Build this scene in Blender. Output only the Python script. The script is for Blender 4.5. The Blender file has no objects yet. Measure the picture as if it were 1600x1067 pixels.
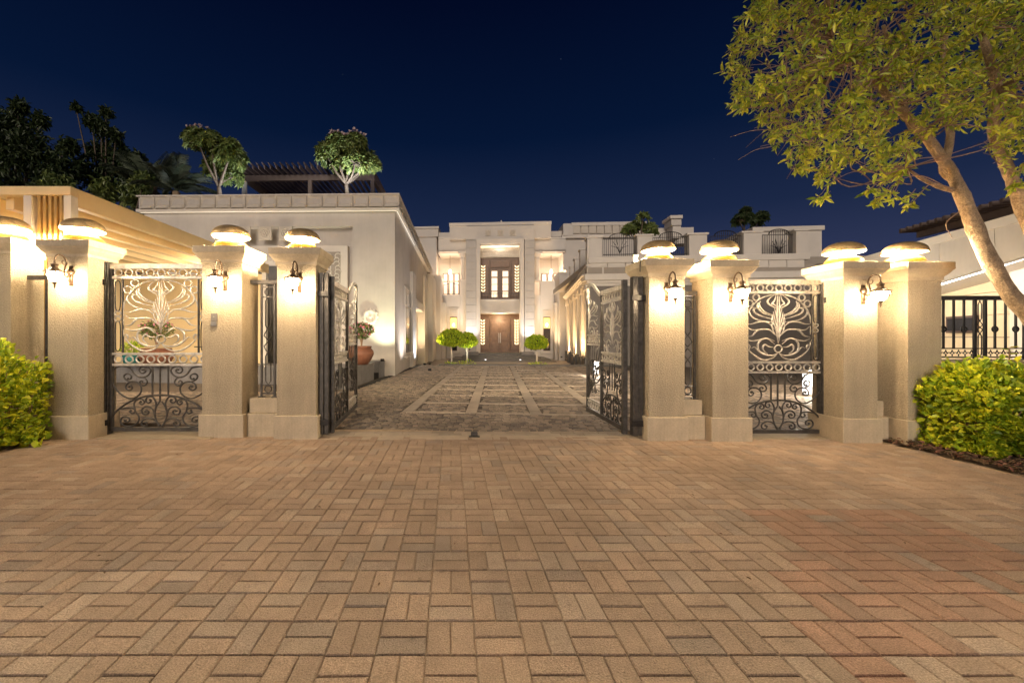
import bpy, math, random
from mathutils import Vector, Matrix
R = math.radians
rnd = random.Random(7)
sc = bpy.context.scene
col = sc.collection

# ------------------------------------------------------------------ camera, sky, exposure
CH, FOC, VX, HY = 1.2565, 655.0, 705.0, 526.0
cam_d = bpy.data.cameras.new('camera'); cam = bpy.data.objects.new('camera', cam_d); col.objects.link(cam)
cam.location = (0, 0, CH); cam.rotation_euler = (R(90), 0, 0)
cam_d.sensor_width = 36; cam_d.lens = 36 * FOC / 1600
cam_d.shift_x = (800 - VX) / 1600; cam_d.shift_y = -(533.5 - HY) / 1600
cam_d.clip_start = 0.05; cam_d.clip_end = 2000
sc.camera = cam
sc.view_settings.view_transform = 'Standard'; sc.view_settings.look = 'None'
sc.view_settings.gamma = 1; sc.view_settings.exposure = 1.55; sc.view_settings.use_curve_mapping = False

world = bpy.data.worlds.new('World'); sc.world = world; world.use_nodes = True
nt = world.node_tree; N = nt.nodes; L = nt.links
bg = N['Background']; tc = N.new('ShaderNodeTexCoord'); sep = N.new('ShaderNodeSeparateXYZ')
L.new(tc.outputs['Generated'], sep.inputs[0])
rp = N.new('ShaderNodeValToRGB'); L.new(sep.outputs['Z'], rp.inputs[0])
e = rp.color_ramp.elements
e[0].position = 0.0; e[0].color = (.040, .050, .120, 1)
e[1].position = 1.0; e[1].color = (.0003, .0014, .011, 1)
for p_, c_ in ((.13, (.031, .041, .098, 1)), (.25, (.0115, .0215, .062, 1)), (.42, (.0020, .0085, .035, 1)), (.62, (.0007, .0032, .018, 1))):
    q = e.new(p_); q.color = c_
vor = N.new('ShaderNodeTexVoronoi'); vor.inputs['Scale'].default_value = 42
L.new(tc.outputs['Generated'], vor.inputs['Vector'])
mr = N.new('ShaderNodeMapRange'); mr.inputs[1].default_value = .030; mr.inputs[2].default_value = .012
mr.inputs[3].default_value = 0; mr.inputs[4].default_value = 1; L.new(vor.outputs['Distance'], mr.inputs[0])
sr = N.new('ShaderNodeSeparateColor'); L.new(vor.outputs['Color'], sr.inputs[0])
gt = N.new('ShaderNodeMath'); gt.operation = 'GREATER_THAN'; gt.inputs[1].default_value = .93; L.new(sr.outputs[0], gt.inputs[0])
mu = N.new('ShaderNodeMath'); mu.operation = 'MULTIPLY'; L.new(mr.outputs[0], mu.inputs[0]); L.new(gt.outputs[0], mu.inputs[1])
ad = N.new('ShaderNodeMixRGB'); ad.blend_type = 'ADD'; L.new(mu.outputs[0], ad.inputs[0]); L.new(rp.outputs[0], ad.inputs[1])
ad.inputs[2].default_value = (.09, .11, .15, 1)
L.new(ad.outputs[0], bg.inputs[0]); bg.inputs[1].default_value = 0.33
sun_d = bpy.data.lights.new('street_glow', 'SUN'); sun_d.energy = .56; sun_d.angle = R(24); sun_d.color = (1, .85, .70)
sun_o = bpy.data.objects.new('street_glow', sun_d); col.objects.link(sun_o)
sun_o.rotation_euler = Vector((.16, .92, -.27)).to_track_quat('-Z', 'Y').to_euler()

# ------------------------------------------------------------------ materials
def mat(name, color, rough=.7, metal=0, bump=0, bscale=60, var=.12, vscale=3, emit=None, estr=0, streak=0, gscale=0, pos=False, attr=False, trans=0, island=0, spec=.5, detail=4, stain=0):
    m = bpy.data.materials.new(name); m.use_nodes = True
    nt = m.node_tree; N = nt.nodes; L = nt.links; b = N['Principled BSDF']
    b.inputs['Roughness'].default_value = rough; b.inputs['Metallic'].default_value = metal
    b.inputs['Specular IOR Level'].default_value = spec
    tc = N.new('ShaderNodeTexCoord')
    CO = tc.outputs['Object']
    if pos: CO = N.new('ShaderNodeNewGeometry').outputs['Position']
    src = N.new('ShaderNodeRGB'); src.outputs[0].default_value = (*color, 1); out = src.outputs[0]
    if attr:
        a = N.new('ShaderNodeAttribute'); a.attribute_name = 'tone'; out = a.outputs['Color']
    def mul(fac_out, lo, hi, prev):
        r = N.new('ShaderNodeMapRange'); r.inputs[1].default_value = .25; r.inputs[2].default_value = .75
        r.inputs[3].default_value = lo; r.inputs[4].default_value = hi; L.new(fac_out, r.inputs[0])
        x = N.new('ShaderNodeMixRGB'); x.blend_type = 'MULTIPLY'; x.inputs[0].default_value = 1
        L.new(prev, x.inputs[1]); L.new(r.outputs[0], x.inputs[2]); return x.outputs[0]
    if var:
        n = N.new('ShaderNodeTexNoise'); n.inputs['Scale'].default_value = vscale; n.inputs['Detail'].default_value = 6
        n.inputs['Roughness'].default_value = .62
        L.new(CO, n.inputs['Vector']); out = mul(n.outputs[0], 1 - var, 1 + var, out)
    if pos:
        n = N.new('ShaderNodeTexNoise'); n.inputs['Scale'].default_value = .9; n.inputs['Detail'].default_value = 5; n.inputs['Roughness'].default_value = .65
        L.new(CO, n.inputs['Vector']); out = mul(n.outputs[0], .74, 1.22, out)
        n = N.new('ShaderNodeTexNoise'); n.inputs['Scale'].default_value = 14; n.inputs['Detail'].default_value = 2
        L.new(CO, n.inputs['Vector']); r = N.new('ShaderNodeMapRange'); r.inputs[1].default_value = .66; r.inputs[2].default_value = .74; r.inputs[3].default_value = 1; r.inputs[4].default_value = .7; L.new(n.outputs[0], r.inputs[0])
        x = N.new('ShaderNodeMixRGB'); x.blend_type = 'MULTIPLY'; x.inputs[0].default_value = 1; L.new(out, x.inputs[1]); L.new(r.outputs[0], x.inputs[2]); out = x.outputs[0]
    if stain:
        n = N.new('ShaderNodeTexNoise'); n.inputs['Scale'].default_value = gscale or bscale * 4; n.inputs['Detail'].default_value = 3
        L.new(CO, n.inputs['Vector']); out = mul(n.outputs[0], 1 - stain, 1 + stain * .6, out)
    if streak:
        mp = N.new('ShaderNodeMapping'); mp.inputs['Scale'].default_value = (9, 9, .55); L.new(CO, mp.inputs[0])
        n = N.new('ShaderNodeTexNoise'); n.inputs['Scale'].default_value = 1.6; n.inputs['Detail'].default_value = 7; L.new(mp.outputs[0], n.inputs['Vector']); out = mul(n.outputs[0], 1 - streak, 1 + streak * .4, out)
    if island:
        g = N.new('ShaderNodeNewGeometry'); h = N.new('ShaderNodeHueSaturation')
        r = N.new('ShaderNodeMapRange'); r.inputs[3].default_value = 1 - island; r.inputs[4].default_value = 1 + island
        L.new(g.outputs['Random Per Island'], r.inputs[0]); L.new(r.outputs[0], h.inputs['Value'])
        r2 = N.new('ShaderNodeMapRange'); r2.inputs[3].default_value = .5 + island * .07; r2.inputs[4].default_value = .5 - island * .09
        L.new(g.outputs['Random Per Island'], r2.inputs[0]); L.new(r2.outputs[0], h.inputs['Hue'])
        L.new(out, h.inputs['Color']); out = h.outputs[0]
    L.new(out, b.inputs['Base Color'])
    if bump:
        n = N.new('ShaderNodeTexNoise'); n.inputs['Scale'].default_value = bscale; n.inputs['Detail'].default_value = detail
        n.inputs['Roughness'].default_value = .6
        L.new(CO, n.inputs['Vector'])
        bp = N.new('ShaderNodeBump'); bp.inputs['Strength'].default_value = bump; bp.inputs['Distance'].default_value = .02
        L.new(n.outputs[0], bp.inputs['Height']); L.new(bp.outputs[0], b.inputs['Normal'])
    if emit:
        b.inputs['Emission Color'].default_value = (*emit, 1); b.inputs['Emission Strength'].default_value = estr
    if trans:
        t = N.new('ShaderNodeBsdfTranslucent'); L.new(out, t.inputs[0]); mx = N.new('ShaderNodeMixShader')
        mx.inputs[0].default_value = trans; L.new(b.outputs[0], mx.inputs[1]); L.new(t.outputs[0], mx.inputs[2])
        L.new(mx.outputs[0], N['Material Output'].inputs[0])
    return m

WARM = (1, .64, .30); WARM2 = (1, .72, .42); COOL = (.75, .87, 1); NEUT = (1, .86, .68)
M = {}
M['stucco'] = mat('pier_render', (.50, .42, .30), .9, bump=1.0, bscale=58, var=.13, vscale=2.4, detail=3, stain=.25, gscale=75, streak=.13)
M['smooth'] = mat('pier_stone', (.55, .46, .33), .8, bump=.2, bscale=40, var=.2, vscale=3.2, stain=.12, gscale=60, streak=.10)
M['wing'] = mat('wing_render', (.53, .49, .45), .9, bump=.2, bscale=14, var=.12, vscale=1.2, streak=.04)
M['white'] = mat('pale_stone', (.66, .61, .55), .8, bump=.08, bscale=20, var=.07, vscale=1.5)
M['facade'] = mat('facade_stone', (.62, .575, .525), .85, bump=.06, bscale=10, var=.07, vscale=.8)
M['limestone'] = mat('limestone_block', (.50, .47, .44), .75, bump=.05, bscale=10, var=.08, vscale=2, island=.05)
M['carve'] = mat('carved_stone', (.60, .54, .46), .85, bump=.3, bscale=25, var=.1)
M['grey'] = mat('grey_wall', (.34, .30, .26), .9, bump=.1, bscale=10, var=.08)
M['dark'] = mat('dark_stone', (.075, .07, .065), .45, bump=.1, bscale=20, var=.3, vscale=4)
M['granite'] = mat('planter_stone', (.20, .19, .19), .5, bump=.15, bscale=20, var=.25, vscale=3, island=.15)
M['iron'] = mat('wrought_iron', (.075, .068, .062), .38, metal=.4, bump=.25, bscale=70, var=.55, vscale=14)
M['silver'] = mat('brushed_iron', (.62, .58, .52), .36, metal=.6, bump=.2, bscale=70, var=.4, vscale=18)
M['black'] = mat('black_iron', (.022, .02, .02), .4, metal=.3, bump=.15, bscale=60, var=.3, vscale=10)
M['bronze'] = mat('lantern_bronze', (.13, .085, .055), .45, metal=.5, bump=.1, bscale=90, var=.3, vscale=30)
M['dome'] = mat('dome_brass', (.52, .37, .19), .5, metal=.55, bump=.35, bscale=60, var=.35, vscale=22)
M['gold'] = mat('gilt_reflector', (.85, .55, .10), .4, metal=.3, var=.1)
M['canopy'] = mat('canopy_timber', (.80, .61, .33), .6, bump=.05, bscale=20, var=.06, vscale=3)
M['cream'] = mat('cream_timber', (.64, .53, .36), .6, bump=.05, bscale=20, var=.06, vscale=3)
M['slat'] = mat('amber_timber', (.42, .26, .08), .5, var=.15, vscale=8)
M['wood'] = mat('walnut_panel', (.13, .075, .045), .45, bump=.1, bscale=25, var=.2, vscale=6)
M['pergola'] = mat('dark_timber', (.085, .055, .045), .55, var=.25, vscale=6)
M['terracotta'] = mat('terracotta', (.19, .075, .042), .6, bump=.1, bscale=18, var=.2, vscale=5)
M['paver'] = mat('paver_block', (.3, .2, .15), .78, bump=.55, bscale=110, var=.14, vscale=6, attr=True, stain=.5, gscale=170, detail=5, pos=True)
M['cobble'] = mat('cobble_block', (.3, .2, .15), .6, bump=.25, bscale=70, var=.12, vscale=7, attr=True, stain=.15, pos=True)
M['slab'] = mat('sandstone_slab', (.40, .32, .23), .65, bump=.12, bscale=60, var=.14, vscale=5, attr=True, pos=True)
M['sand'] = mat('joint_sand', (.56, .42, .28), .95, bump=.5, bscale=120, var=.25, vscale=12)
M['soil'] = mat('soil', (.09, .055, .035), .95, bump=1, bscale=30, var=.5, vscale=9)
M['earth'] = mat('ground', (.08, .065, .05), .95, bump=.4, bscale=4, var=.3, vscale=.5)
M['bark'] = mat('bark', (.38, .27, .17), .9, bump=1.6, bscale=22, var=.45, vscale=11, detail=10, stain=.35)
M['limb'] = mat('plumeria_bark', (.12, .09, .065), .85, var=.25, vscale=8)
M['twig'] = mat('twig', (.30, .19, .12), .9, var=.2)
M['leaf_tree'] = mat('tree_leaf', (.44, .52, .055), .42, var=.25, vscale=2.5, trans=.28, island=.45)
M['leaf_bush'] = mat('hedge_leaf', (.46, .57, .035), .42, var=.3, vscale=5, trans=.32, island=.5)
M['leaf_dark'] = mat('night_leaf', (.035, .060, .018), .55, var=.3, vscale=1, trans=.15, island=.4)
M['leaf_plum'] = mat('plumeria_leaf', (.16, .215, .06), .45, var=.2, vscale=2, trans=.25, island=.35)
M['leaf_top'] = mat('topiary_leaf', (.44, .60, .04), .5, var=.25, vscale=3, trans=.25, island=.4)
M['palm'] = mat('palm_leaf', (.075, .10, .06), .5, var=.2, island=.3)
M['petal'] = mat('pink_petal', (.55, .20, .25), .6, var=.1, island=.3)
M['petal_w'] = mat('pale_petal', (.65, .50, .50), .6, var=.1, island=.2)
M['litter'] = mat('leaf_litter', (.17, .105, .055), .8, var=.3, island=.5)
M['glass'] = mat('dark_glass', (.03, .03, .035), .08, var=0)
M['amber'] = mat('lit_amber_glass', (.5, .3, .1), .3, var=0, emit=(1, .52, .12), estr=.9)
M['pane'] = mat('lit_pane', (.6, .5, .4), .3, var=.3, vscale=5, emit=(1, .74, .48), estr=.42)
M['globe'] = mat('lantern_glass', (.9, .85, .8), .3, var=0, emit=(1, .74, .44), estr=110)
M['tube'] = mat('cap_lamp_tube', (.9, .9, .9), .3, var=0, emit=(1, .79, .50), estr=680)
M['led'] = mat('led_strip', (.9, .9, .9), .3, var=0, emit=(1, .84, .62), estr=.22)
M['bollard'] = mat('bollard_glass', (.9, .9, .9), .3, var=0, emit=(.85, .90, 1), estr=.5)
M['ledw'] = mat('led_strip_white', (.9, .9, .9), .3, var=0, emit=(.95, .93, 1), estr=1.2)
M['eave'] = mat('eave_led', (.9, .9, .9), .3, var=0, emit=(1, .93, .84), estr=9)
M['leafglow'] = mat('lit_wall_leaf', (.9, .8, .6), .3, var=0, emit=(1, .72, .38), estr=.8)
M['bulb'] = mat('lit_bulb', (.9, .9, .9), .3, var=0, emit=(1, .78, .50), estr=16)
M['lens'] = mat('spot_lens', (.9, .9, .9), .3, var=0, emit=COOL, estr=30)
M['plastic'] = mat('grey_plastic', (.18, .17, .16), .4, var=.05)
M['steel'] = mat('steel_plate', (.35, .33, .30), .35, metal=.8, var=.2, vscale=20)

# ------------------------------------------------------------------ mesh helpers
class MB:
    def __init__(s): s.v = []; s.f = []; s.t = []
    def add(s, vs, fs, tone=None):
        o = len(s.v); s.v += [tuple(p) for p in vs]; s.f += [tuple(i + o for i in f) for f in fs]
        s.t += [tone] * len(fs); return s
    def box(s, x0, x1, y0, y1, z0, z1, tone=None):
        if x0 > x1: x0, x1 = x1, x0
        if y0 > y1: y0, y1 = y1, y0
        if z0 > z1: z0, z1 = z1, z0
        return s.add([(x0, y0, z0), (x1, y0, z0), (x1, y1, z0), (x0, y1, z0), (x0, y0, z1), (x1, y0, z1), (x1, y1, z1), (x0, y1, z1)],
                     [(3, 2, 1, 0), (4, 5, 6, 7), (0, 1, 5, 4), (1, 2, 6, 5), (2, 3, 7, 6), (3, 0, 4, 7)], tone)
    def chamf(s, cx, cy, lx, ly, zt, h, c=.004, rot=0, tone=None, tilt=(0, 0)):
        vs = []
        for (ix, z) in ((0, zt - h), (0, zt - c), (c, zt)):
            for sx, sy in ((-1, -1), (1, -1), (1, 1), (-1, 1)):
                x = sx * (lx / 2 - ix); y = sy * (ly / 2 - ix)
                X = x * math.cos(rot) - y * math.sin(rot); Y = x * math.sin(rot) + y * math.cos(rot)
                vs.append((cx + X, cy + Y, z + x * tilt[0] + y * tilt[1]))
        fs = [(8, 9, 10, 11)]
        for k in (0, 4):
            for i in range(4): fs.append((k + i, k + (i + 1) % 4, k + 4 + (i + 1) % 4, k + 4 + i))
        return s.add(vs, fs, tone)
    def sqlathe(s, x0, x1, y0, y1, prof):      # square moulding: (outset, z) from top to bottom
        vs = []; fs = []
        for o, z in prof: vs += [(x0 - o, y0 - o, z), (x1 + o, y0 - o, z), (x1 + o, y1 + o, z), (x0 - o, y1 + o, z)]
        for k in range(len(prof) - 1):
            for i in range(4):
                a = k * 4 + i; b = k * 4 + (i + 1) % 4; fs.append((b, a, a + 4, b + 4))
        fs.append((0, 1, 2, 3)); n = len(vs); fs.append((n - 1, n - 2, n - 3, n - 4))
        return s.add(vs, fs)
    def lathe(s, cx, cy, prof, n=20, ax='z', cz=0):
        vs = []; fs = []
        for r, z in prof:
            for i in range(n):
                a = 2 * math.pi * i / n
                if ax == 'z': vs.append((cx + r * math.cos(a), cy + r * math.sin(a), z + cz))
                else: vs.append((cx + r * math.cos(a), cy + z, cz + r * math.sin(a)))
        for k in range(len(prof) - 1):
            for i in range(n):
                fs.append((k * n + i, k * n + (i + 1) % n, (k + 1) * n + (i + 1) % n, (k + 1) * n + i))
        return s.add(vs, fs)
    def tube(s, pts, rad, n=6, flat=1.0, up=None):
        pts = [Vector(p) for p in pts]; m = len(pts); vs = []; fs = []
        for k, p in enumerate(pts):
            t = (pts[min(k + 1, m - 1)] - pts[max(k - 1, 0)])
            if t.length < 1e-9: t = Vector((0, 0, 1))
            t.normalize(); u = up or (Vector((0, 1, 0)) if abs(t.y) < .9 else Vector((1, 0, 0)))
            a = t.cross(u).normalized(); b = a.cross(t).normalized()
            r = rad(k / (m - 1)) if callable(rad) else rad
            for i in range(n):
                w = 2 * math.pi * (i + .5) / n; vs.append(p + a * r * math.cos(w) + b * r * flat * math.sin(w))
        for k in range(m - 1):
            for i in range(n): fs.append((k * n + i, k * n + (i + 1) % n, (k + 1) * n + (i + 1) % n, (k + 1) * n + i))
        fs.append(tuple(range(n - 1, -1, -1))); fs.append(tuple(range((m - 1) * n, m * n)))
        return s.add(vs, fs)
    def ball(s, c, rx, ry, rz, n=14, m=8, z0=-1, z1=1):
        vs = []; fs = []
        a0 = math.asin(z0); a1 = math.asin(z1)
        for k in range(m + 1):
            a = a0 + (a1 - a0) * k / m
            for i in range(n):
                w = 2 * math.pi * i / n
                vs.append((c[0] + rx * math.cos(a) * math.cos(w), c[1] + ry * math.cos(a) * math.sin(w), c[2] + rz * math.sin(a)))
        for k in range(m):
            for i in range(n): fs.append((k * n + i, k * n + (i + 1) % n, (k + 1) * n + (i + 1) % n, (k + 1) * n + i))
        return s.add(vs, fs)
    def leaf(s, p, d, nrm, l, w, bend=.15):
        d = d.normalized(); sd = d.cross(nrm)
        if sd.length < 1e-4: sd = d.cross(Vector((.3, .5, .8)))
        sd.normalize(); up = sd.cross(d)
        vs = [p, p + d * l * .35 + sd * w * .42 + up * w * .18, p + d * l * .72 + sd * w * .36 - up * l * bend * .3 + up * w * .15, p + d * l - up * l * bend,
              p + d * l * .72 - sd * w * .36 - up * l * bend * .3 + up * w * .15, p + d * l * .35 - sd * w * .42 + up * w * .18]
        return s.add(vs, [(0, 1, 2, 3), (0, 3, 4, 5)])
    def mesh(s, name, m, smooth=False):
        me = bpy.data.meshes.new(name); me.from_pydata(s.v, [], s.f)
        if m: me.materials.append(m)
        if any(t is not None for t in s.t):
            a = me.attributes.new('tone', 'FLOAT_COLOR', 'FACE')
            flat = []
            for t in s.t: flat += [*(t or (.3, .3, .3)), 1]
            a.data.foreach_set('color', flat)
        if smooth: me.shade_smooth()
        return me
    def build(s, name, m, parent=None, smooth=False, bevel=0):
        o = bpy.data.objects.new(name, s.mesh(name, m, smooth)); col.objects.link(o)
        if parent: o.parent = parent
        if bevel:
            b = o.modifiers.new('bevel', 'BEVEL'); b.width = bevel; b.segments = 2; b.limit_method = 'ANGLE'
        return o

def box(name, m, parent, x0, x1, y0, y1, z0, z1, bevel=0): return MB().box(x0, x1, y0, y1, z0, z1).build(name, m, parent, bevel=bevel)
def tag(o, label=None, cat=None, group=None, kind=None):
    if label: o['label'] = label
    if cat: o['category'] = cat
    if group: o['group'] = group
    if kind: o['kind'] = kind
    return o
def thing(name, loc, rz, label, cat, group=None):
    o = bpy.data.objects.new(name, None); col.objects.link(o); o.location = loc; o.rotation_euler = (0, 0, rz); o.empty_display_size = .2
    return tag(o, label, cat, group)
def inst(name, me, parent, loc=(0, 0, 0), rot=(0, 0, 0), scale=(1, 1, 1)):
    o = bpy.data.objects.new(name, me); col.objects.link(o); o.parent = parent; o.location = loc; o.rotation_euler = rot; o.scale = scale; return o
def smooth_path(pts, per=6):
    pts = [Vector(p) for p in pts]; out = []
    P_ = [pts[0] * 2 - pts[1]] + pts + [pts[-1] * 2 - pts[-2]]
    for i in range(1, len(P_) - 2):
        a, b, c, d = P_[i - 1:i + 3]
        for k in range(per):
            t = k / per
            out.append(.5 * ((2 * b) + (c - a) * t + (2 * a - 5 * b + 4 * c - d) * t * t + (3 * b - a - 3 * c + d) * t ** 3))
    out.append(pts[-1]); return out
def P(px, py, d): return Vector(((px - VX) * d / FOC, d, CH - (py - HY) * d / FOC))
def GD(py): return FOC * CH / (py - HY)

class Fr:      # a building's own frame: u to the right along its front, v into its depth
    def __init__(s, px, d, deg):
        s.o = Vector(((px - VX) * d / FOC, d)); s.th = R(deg)
        s.U = Vector((math.cos(s.th), -math.sin(s.th))); s.A = Vector((math.sin(s.th), math.cos(s.th)))
    def hit(s, px, py, off=0):
        r = Vector(((px - VX) / FOC, 1)); t = (off + s.o.dot(s.A)) / r.dot(s.A); p = r * t - s.o
        return p.dot(s.U), CH - (py - HY) / FOC * t
    def side(s, px, u=0):      # v where the view line at px meets the plane u = const
        r = Vector(((px - VX) / FOC, 1)); t = (u + s.o.dot(s.U)) / r.dot(s.U); return (r * t - s.o).dot(s.A), t
    def w(s, u, v, z): p = s.o + s.U * u + s.A * v; return Vector((p.x, p.y, z))
    def loc(s): return (s.o.x, s.o.y, 0)
def fbox(name, m, par, F, px0, py0, px1, py1, off, th, bevel=0):
    u0, z1 = F.hit(px0, py0, off); u1, z0 = F.hit(px1, py1, off)
    return box(name, m, par, u0, u1, off, off + th, z0, z1, bevel)
def lamp(name, kind, loc, energy, color, parent=None, size=.05, rot=None, spot=None, blend=.6):
    d = bpy.data.lights.new(name, kind); d.energy = energy; d.color = color
    if kind == 'AREA': d.size = size
    else: d.shadow_soft_size = size
    if spot: d.spot_size = R(spot); d.spot_blend = blend
    o = bpy.data.objects.new(name, d); col.objects.link(o); o.location = loc
    if rot is not None: o.rotation_euler = rot
    if parent: o.parent = parent
    return o
def aim(v): return Vector(v).to_track_quat('-Z', 'Y').to_euler()

# ------------------------------------------------------------------ ground and paving
g = MB().add([(-300, -60, -.55), (300, -60, -.55), (300, 400, -.55), (-300, 400, -.55)], [(0, 1, 2, 3)]).build('ground', M['earth']); tag(g, kind='structure')
g = MB().box(-9.5, 12.5, -4, 5.12, -.50, -.0095).build('forecourt_bed', M['sand']); tag(g, kind='structure')
bedL = MB(); bedR = MB()
def bedmesh(x0, x1, y0, y1, n, m_):
    vs = []; fs = []
    for j in range(m_ + 1):
        for i in range(n + 1):
            e_ = min(i, n - i) / n
            vs.append((x0 + (x1 - x0) * i / n, y0 + (y1 - y0) * j / m_, .0 + rnd.uniform(0, .03) + .02 * e_))
    for j in range(m_):
        for i in range(n): a = j * (n + 1) + i; fs.append((a, a + 1, a + n + 2, a + n + 1))
    return MB().add(vs, fs)
tag(bedmesh(5.17, 9.5, -2, 5.4, 40, 70).build('planting_bed', M['soil'], smooth=True), kind='structure')
tag(bedmesh(-9, -4.92, -2, 5.4, 40, 70).build('planting_bed', M['soil'], smooth=True), kind='structure')

paving = bpy.data.objects.new('forecourt_paving', None); col.objects.link(paving); tag(paving, kind='structure')
REDPOLY = [(1180, 800), (1290, 802), (1470, 805), (1600, 866), (1600, 958), (1500, 968), (1440, 1060), (1270, 1050), (1290, 972), (1180, 880), (1300, 868), (1230, 838)]
def inpoly(x, y, poly):
    c = False; j = len(poly) - 1
    for i in range(len(poly)):
        if (poly[i][1] > y) != (poly[j][1] > y) and x < (poly[j][0] - poly[i][0]) * (y - poly[i][1]) / (poly[j][1] - poly[i][1]) + poly[i][0]: c = not c
        j = i
    return c
REDW = []
for (a, b) in REDPOLY:
    d_ = GD(b); REDW.append(((a - VX) * d_ / FOC, d_))
pav = []
X0, Y0, S = -.1013, 1.6576, .2
for j in range(-7, 18):
    for i in range(-26, 28):
        x = X0 + i * S; y = Y0 + j * S
        if x + S < -4.95 or x > 5.2 or y > 5.10: continue
        hz = (i + j) % 2 != 0        # horizontal pair
        red = inpoly(x + .1, y + .1, REDW)
        for k in (0, 1):
            r = rnd.random()
            if (red and r > .07) or (r < .035 and y < 1.9 and x > -.4):
                base = (.46, .28, .195) if r > .3 else (.41, .27, .195)
            elif r < .12: base = (.40, .31, .245)
            elif r < .25: base = (.50, .385, .295)
            else: base = (.46, .335, .245)
            q = rnd.uniform(.90, 1.10); base = tuple(c * q for c in base)
            cx, cy, lx, ly = (x + .1, y + .05 + .1 * k, .1980, .0965) if hz else (x + .05 + .1 * k, y + .1, .0978, .1960)
            if y + .2 > 5.12: ly -= .0; 
            if cx < -4.92 or cx > 5.17: continue
            pav.append((cx, cy, lx, ly, rnd.gauss(0, .0012) - (.0025 if r < .05 else 0), rnd.gauss(0, .006), base, (rnd.gauss(0, .004), rnd.gauss(0, .005))))
vis = []
for n_, p in enumerate(pav):
    px = VX + p[0] * FOC / p[1] if p[1] > .1 else 9e9
    if p[1] > 1.5 and -10 < px < 1610: vis.append((p[1], n_))
near = set(n_ for _, n_ in sorted(vis)[:298])
rest = MB()
for n_, (cx, cy, lx, ly, dz, rot, tone, tl) in enumerate(pav):
    if n_ in near:
        b = MB().chamf(0, 0, lx, ly, 0, .03, .0055, 0, tone, tl)
        o = b.build('paver', M['paver'], paving); o.location = (cx, cy, dz); o.rotation_euler = (0, 0, rot)
    else: rest.chamf(cx, cy, lx, ly, dz, .02, .0055, rot, tone, tl)
tag(rest.build('paver_field', M['paver'], paving), kind='stuff')

# gate sill: pale strip, slabs
sill = bpy.data.objects.new('gate_sill', None); col.objects.link(sill); tag(sill, kind='structure')
box('sill_base', M['sand'], sill, -4.9, 5.1, 5.12, 5.75, -.4, -.012)
x = -1.95
while x < 2.3:
    w_ = rnd.uniform(.55, 1.1); w_ = min(w_, 2.32 - x)
    MB().chamf(x + w_ / 2, 5.235, w_ - .006, .215, .001, .03, .003, 0, (.54, .44, .33)).build('sill_slab', M['slab'], sill); x += w_
x = -1.95; 
while x < 2.3:
    w_ = rnd.uniform(.26, .40); w_ = min(w_, 2.32 - x); q = rnd.uniform(.75, 1.1)
    MB().chamf(x + w_ / 2, 5.40, w_ - .006, .1, .0, .03, .003, 0, (.52 * q, .43 * q, .33 * q)).build('sill_slab', M['slab'], sill)
    MB().chamf(x + w_ / 2 - .1, 5.515, w_ - .006, .115, .0, .03, .003, 0, (.50 * q, .40 * q, .30 * q)).build('sill_slab', M['slab'], sill); x += w_
for (a, b) in ((-4.35, -2.95), (3.45, 4.75)):
    MB().chamf((a + b) / 2, 5.36, b - a, .46, .012, .04, .004, 0, (.38, .31, .22)).build('sill_slab', M['slab'], sill)

# driveway
DT = R(6.2); DU = Vector((math.cos(DT), -math.sin(DT))); DA = Vector((math.sin(DT), math.cos(DT)))
drive = bpy.data.objects.new('driveway', None); col.objects.link(drive); drive.rotation_euler = (0, 0, -DT); tag(drive, kind='structure')
def dl(X, Y): v = Vector((X, Y)); return v.dot(DU), v.dot(DA)
M['grout'] = mat('dark_grout', (.14, .11, .085), .95, bump=.4, bscale=90, var=.2, vscale=8)
box('driveway_bed', M['grout'], drive, -16, 16, 5.6, 18.55, -.5, -.014)
sx = [dl(.31 + .1087 * 0, 6.78)[0] + k * 1.068 for k in (-1, 0, 1, 2, 3)]
vA = dl(.3, 6.95)[1]; bands = [vA + 1.02 * k for k in range(0, 12)]; SW = .095
big = []
def slabrow(horizontal, c, a, b):
    x = a
    while x < b - .05:
        l_ = min(rnd.uniform(.38, .5), b - x); q = rnd.uniform(.88, 1.1); tone = (.49 * q, .405 * q, .32 * q)
        if horizontal: MB().chamf(x + l_ / 2, c, l_ - .005, SW * 1.15, .001, .03, .003, 0, tone).build('band_slab', M['slab'], drive)
        else: MB().chamf(c, x + l_ / 2, SW * 2 - .005, l_ - .005, .001, .03, .003, 0, tone).build('band_slab', M['slab'], drive)
        x += l_
for s_ in sx: slabrow(False, s_, vA - .08, 18.3)
for k, b_ in enumerate(bands):
    for i in range(4):
        a, c = sx[i] + SW, sx[i + 1] - SW
        if b_ < 18.2: slabrow(True, b_, a, c)
UB = dl(-2.33, 10.4)[0]
MBK = []
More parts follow.
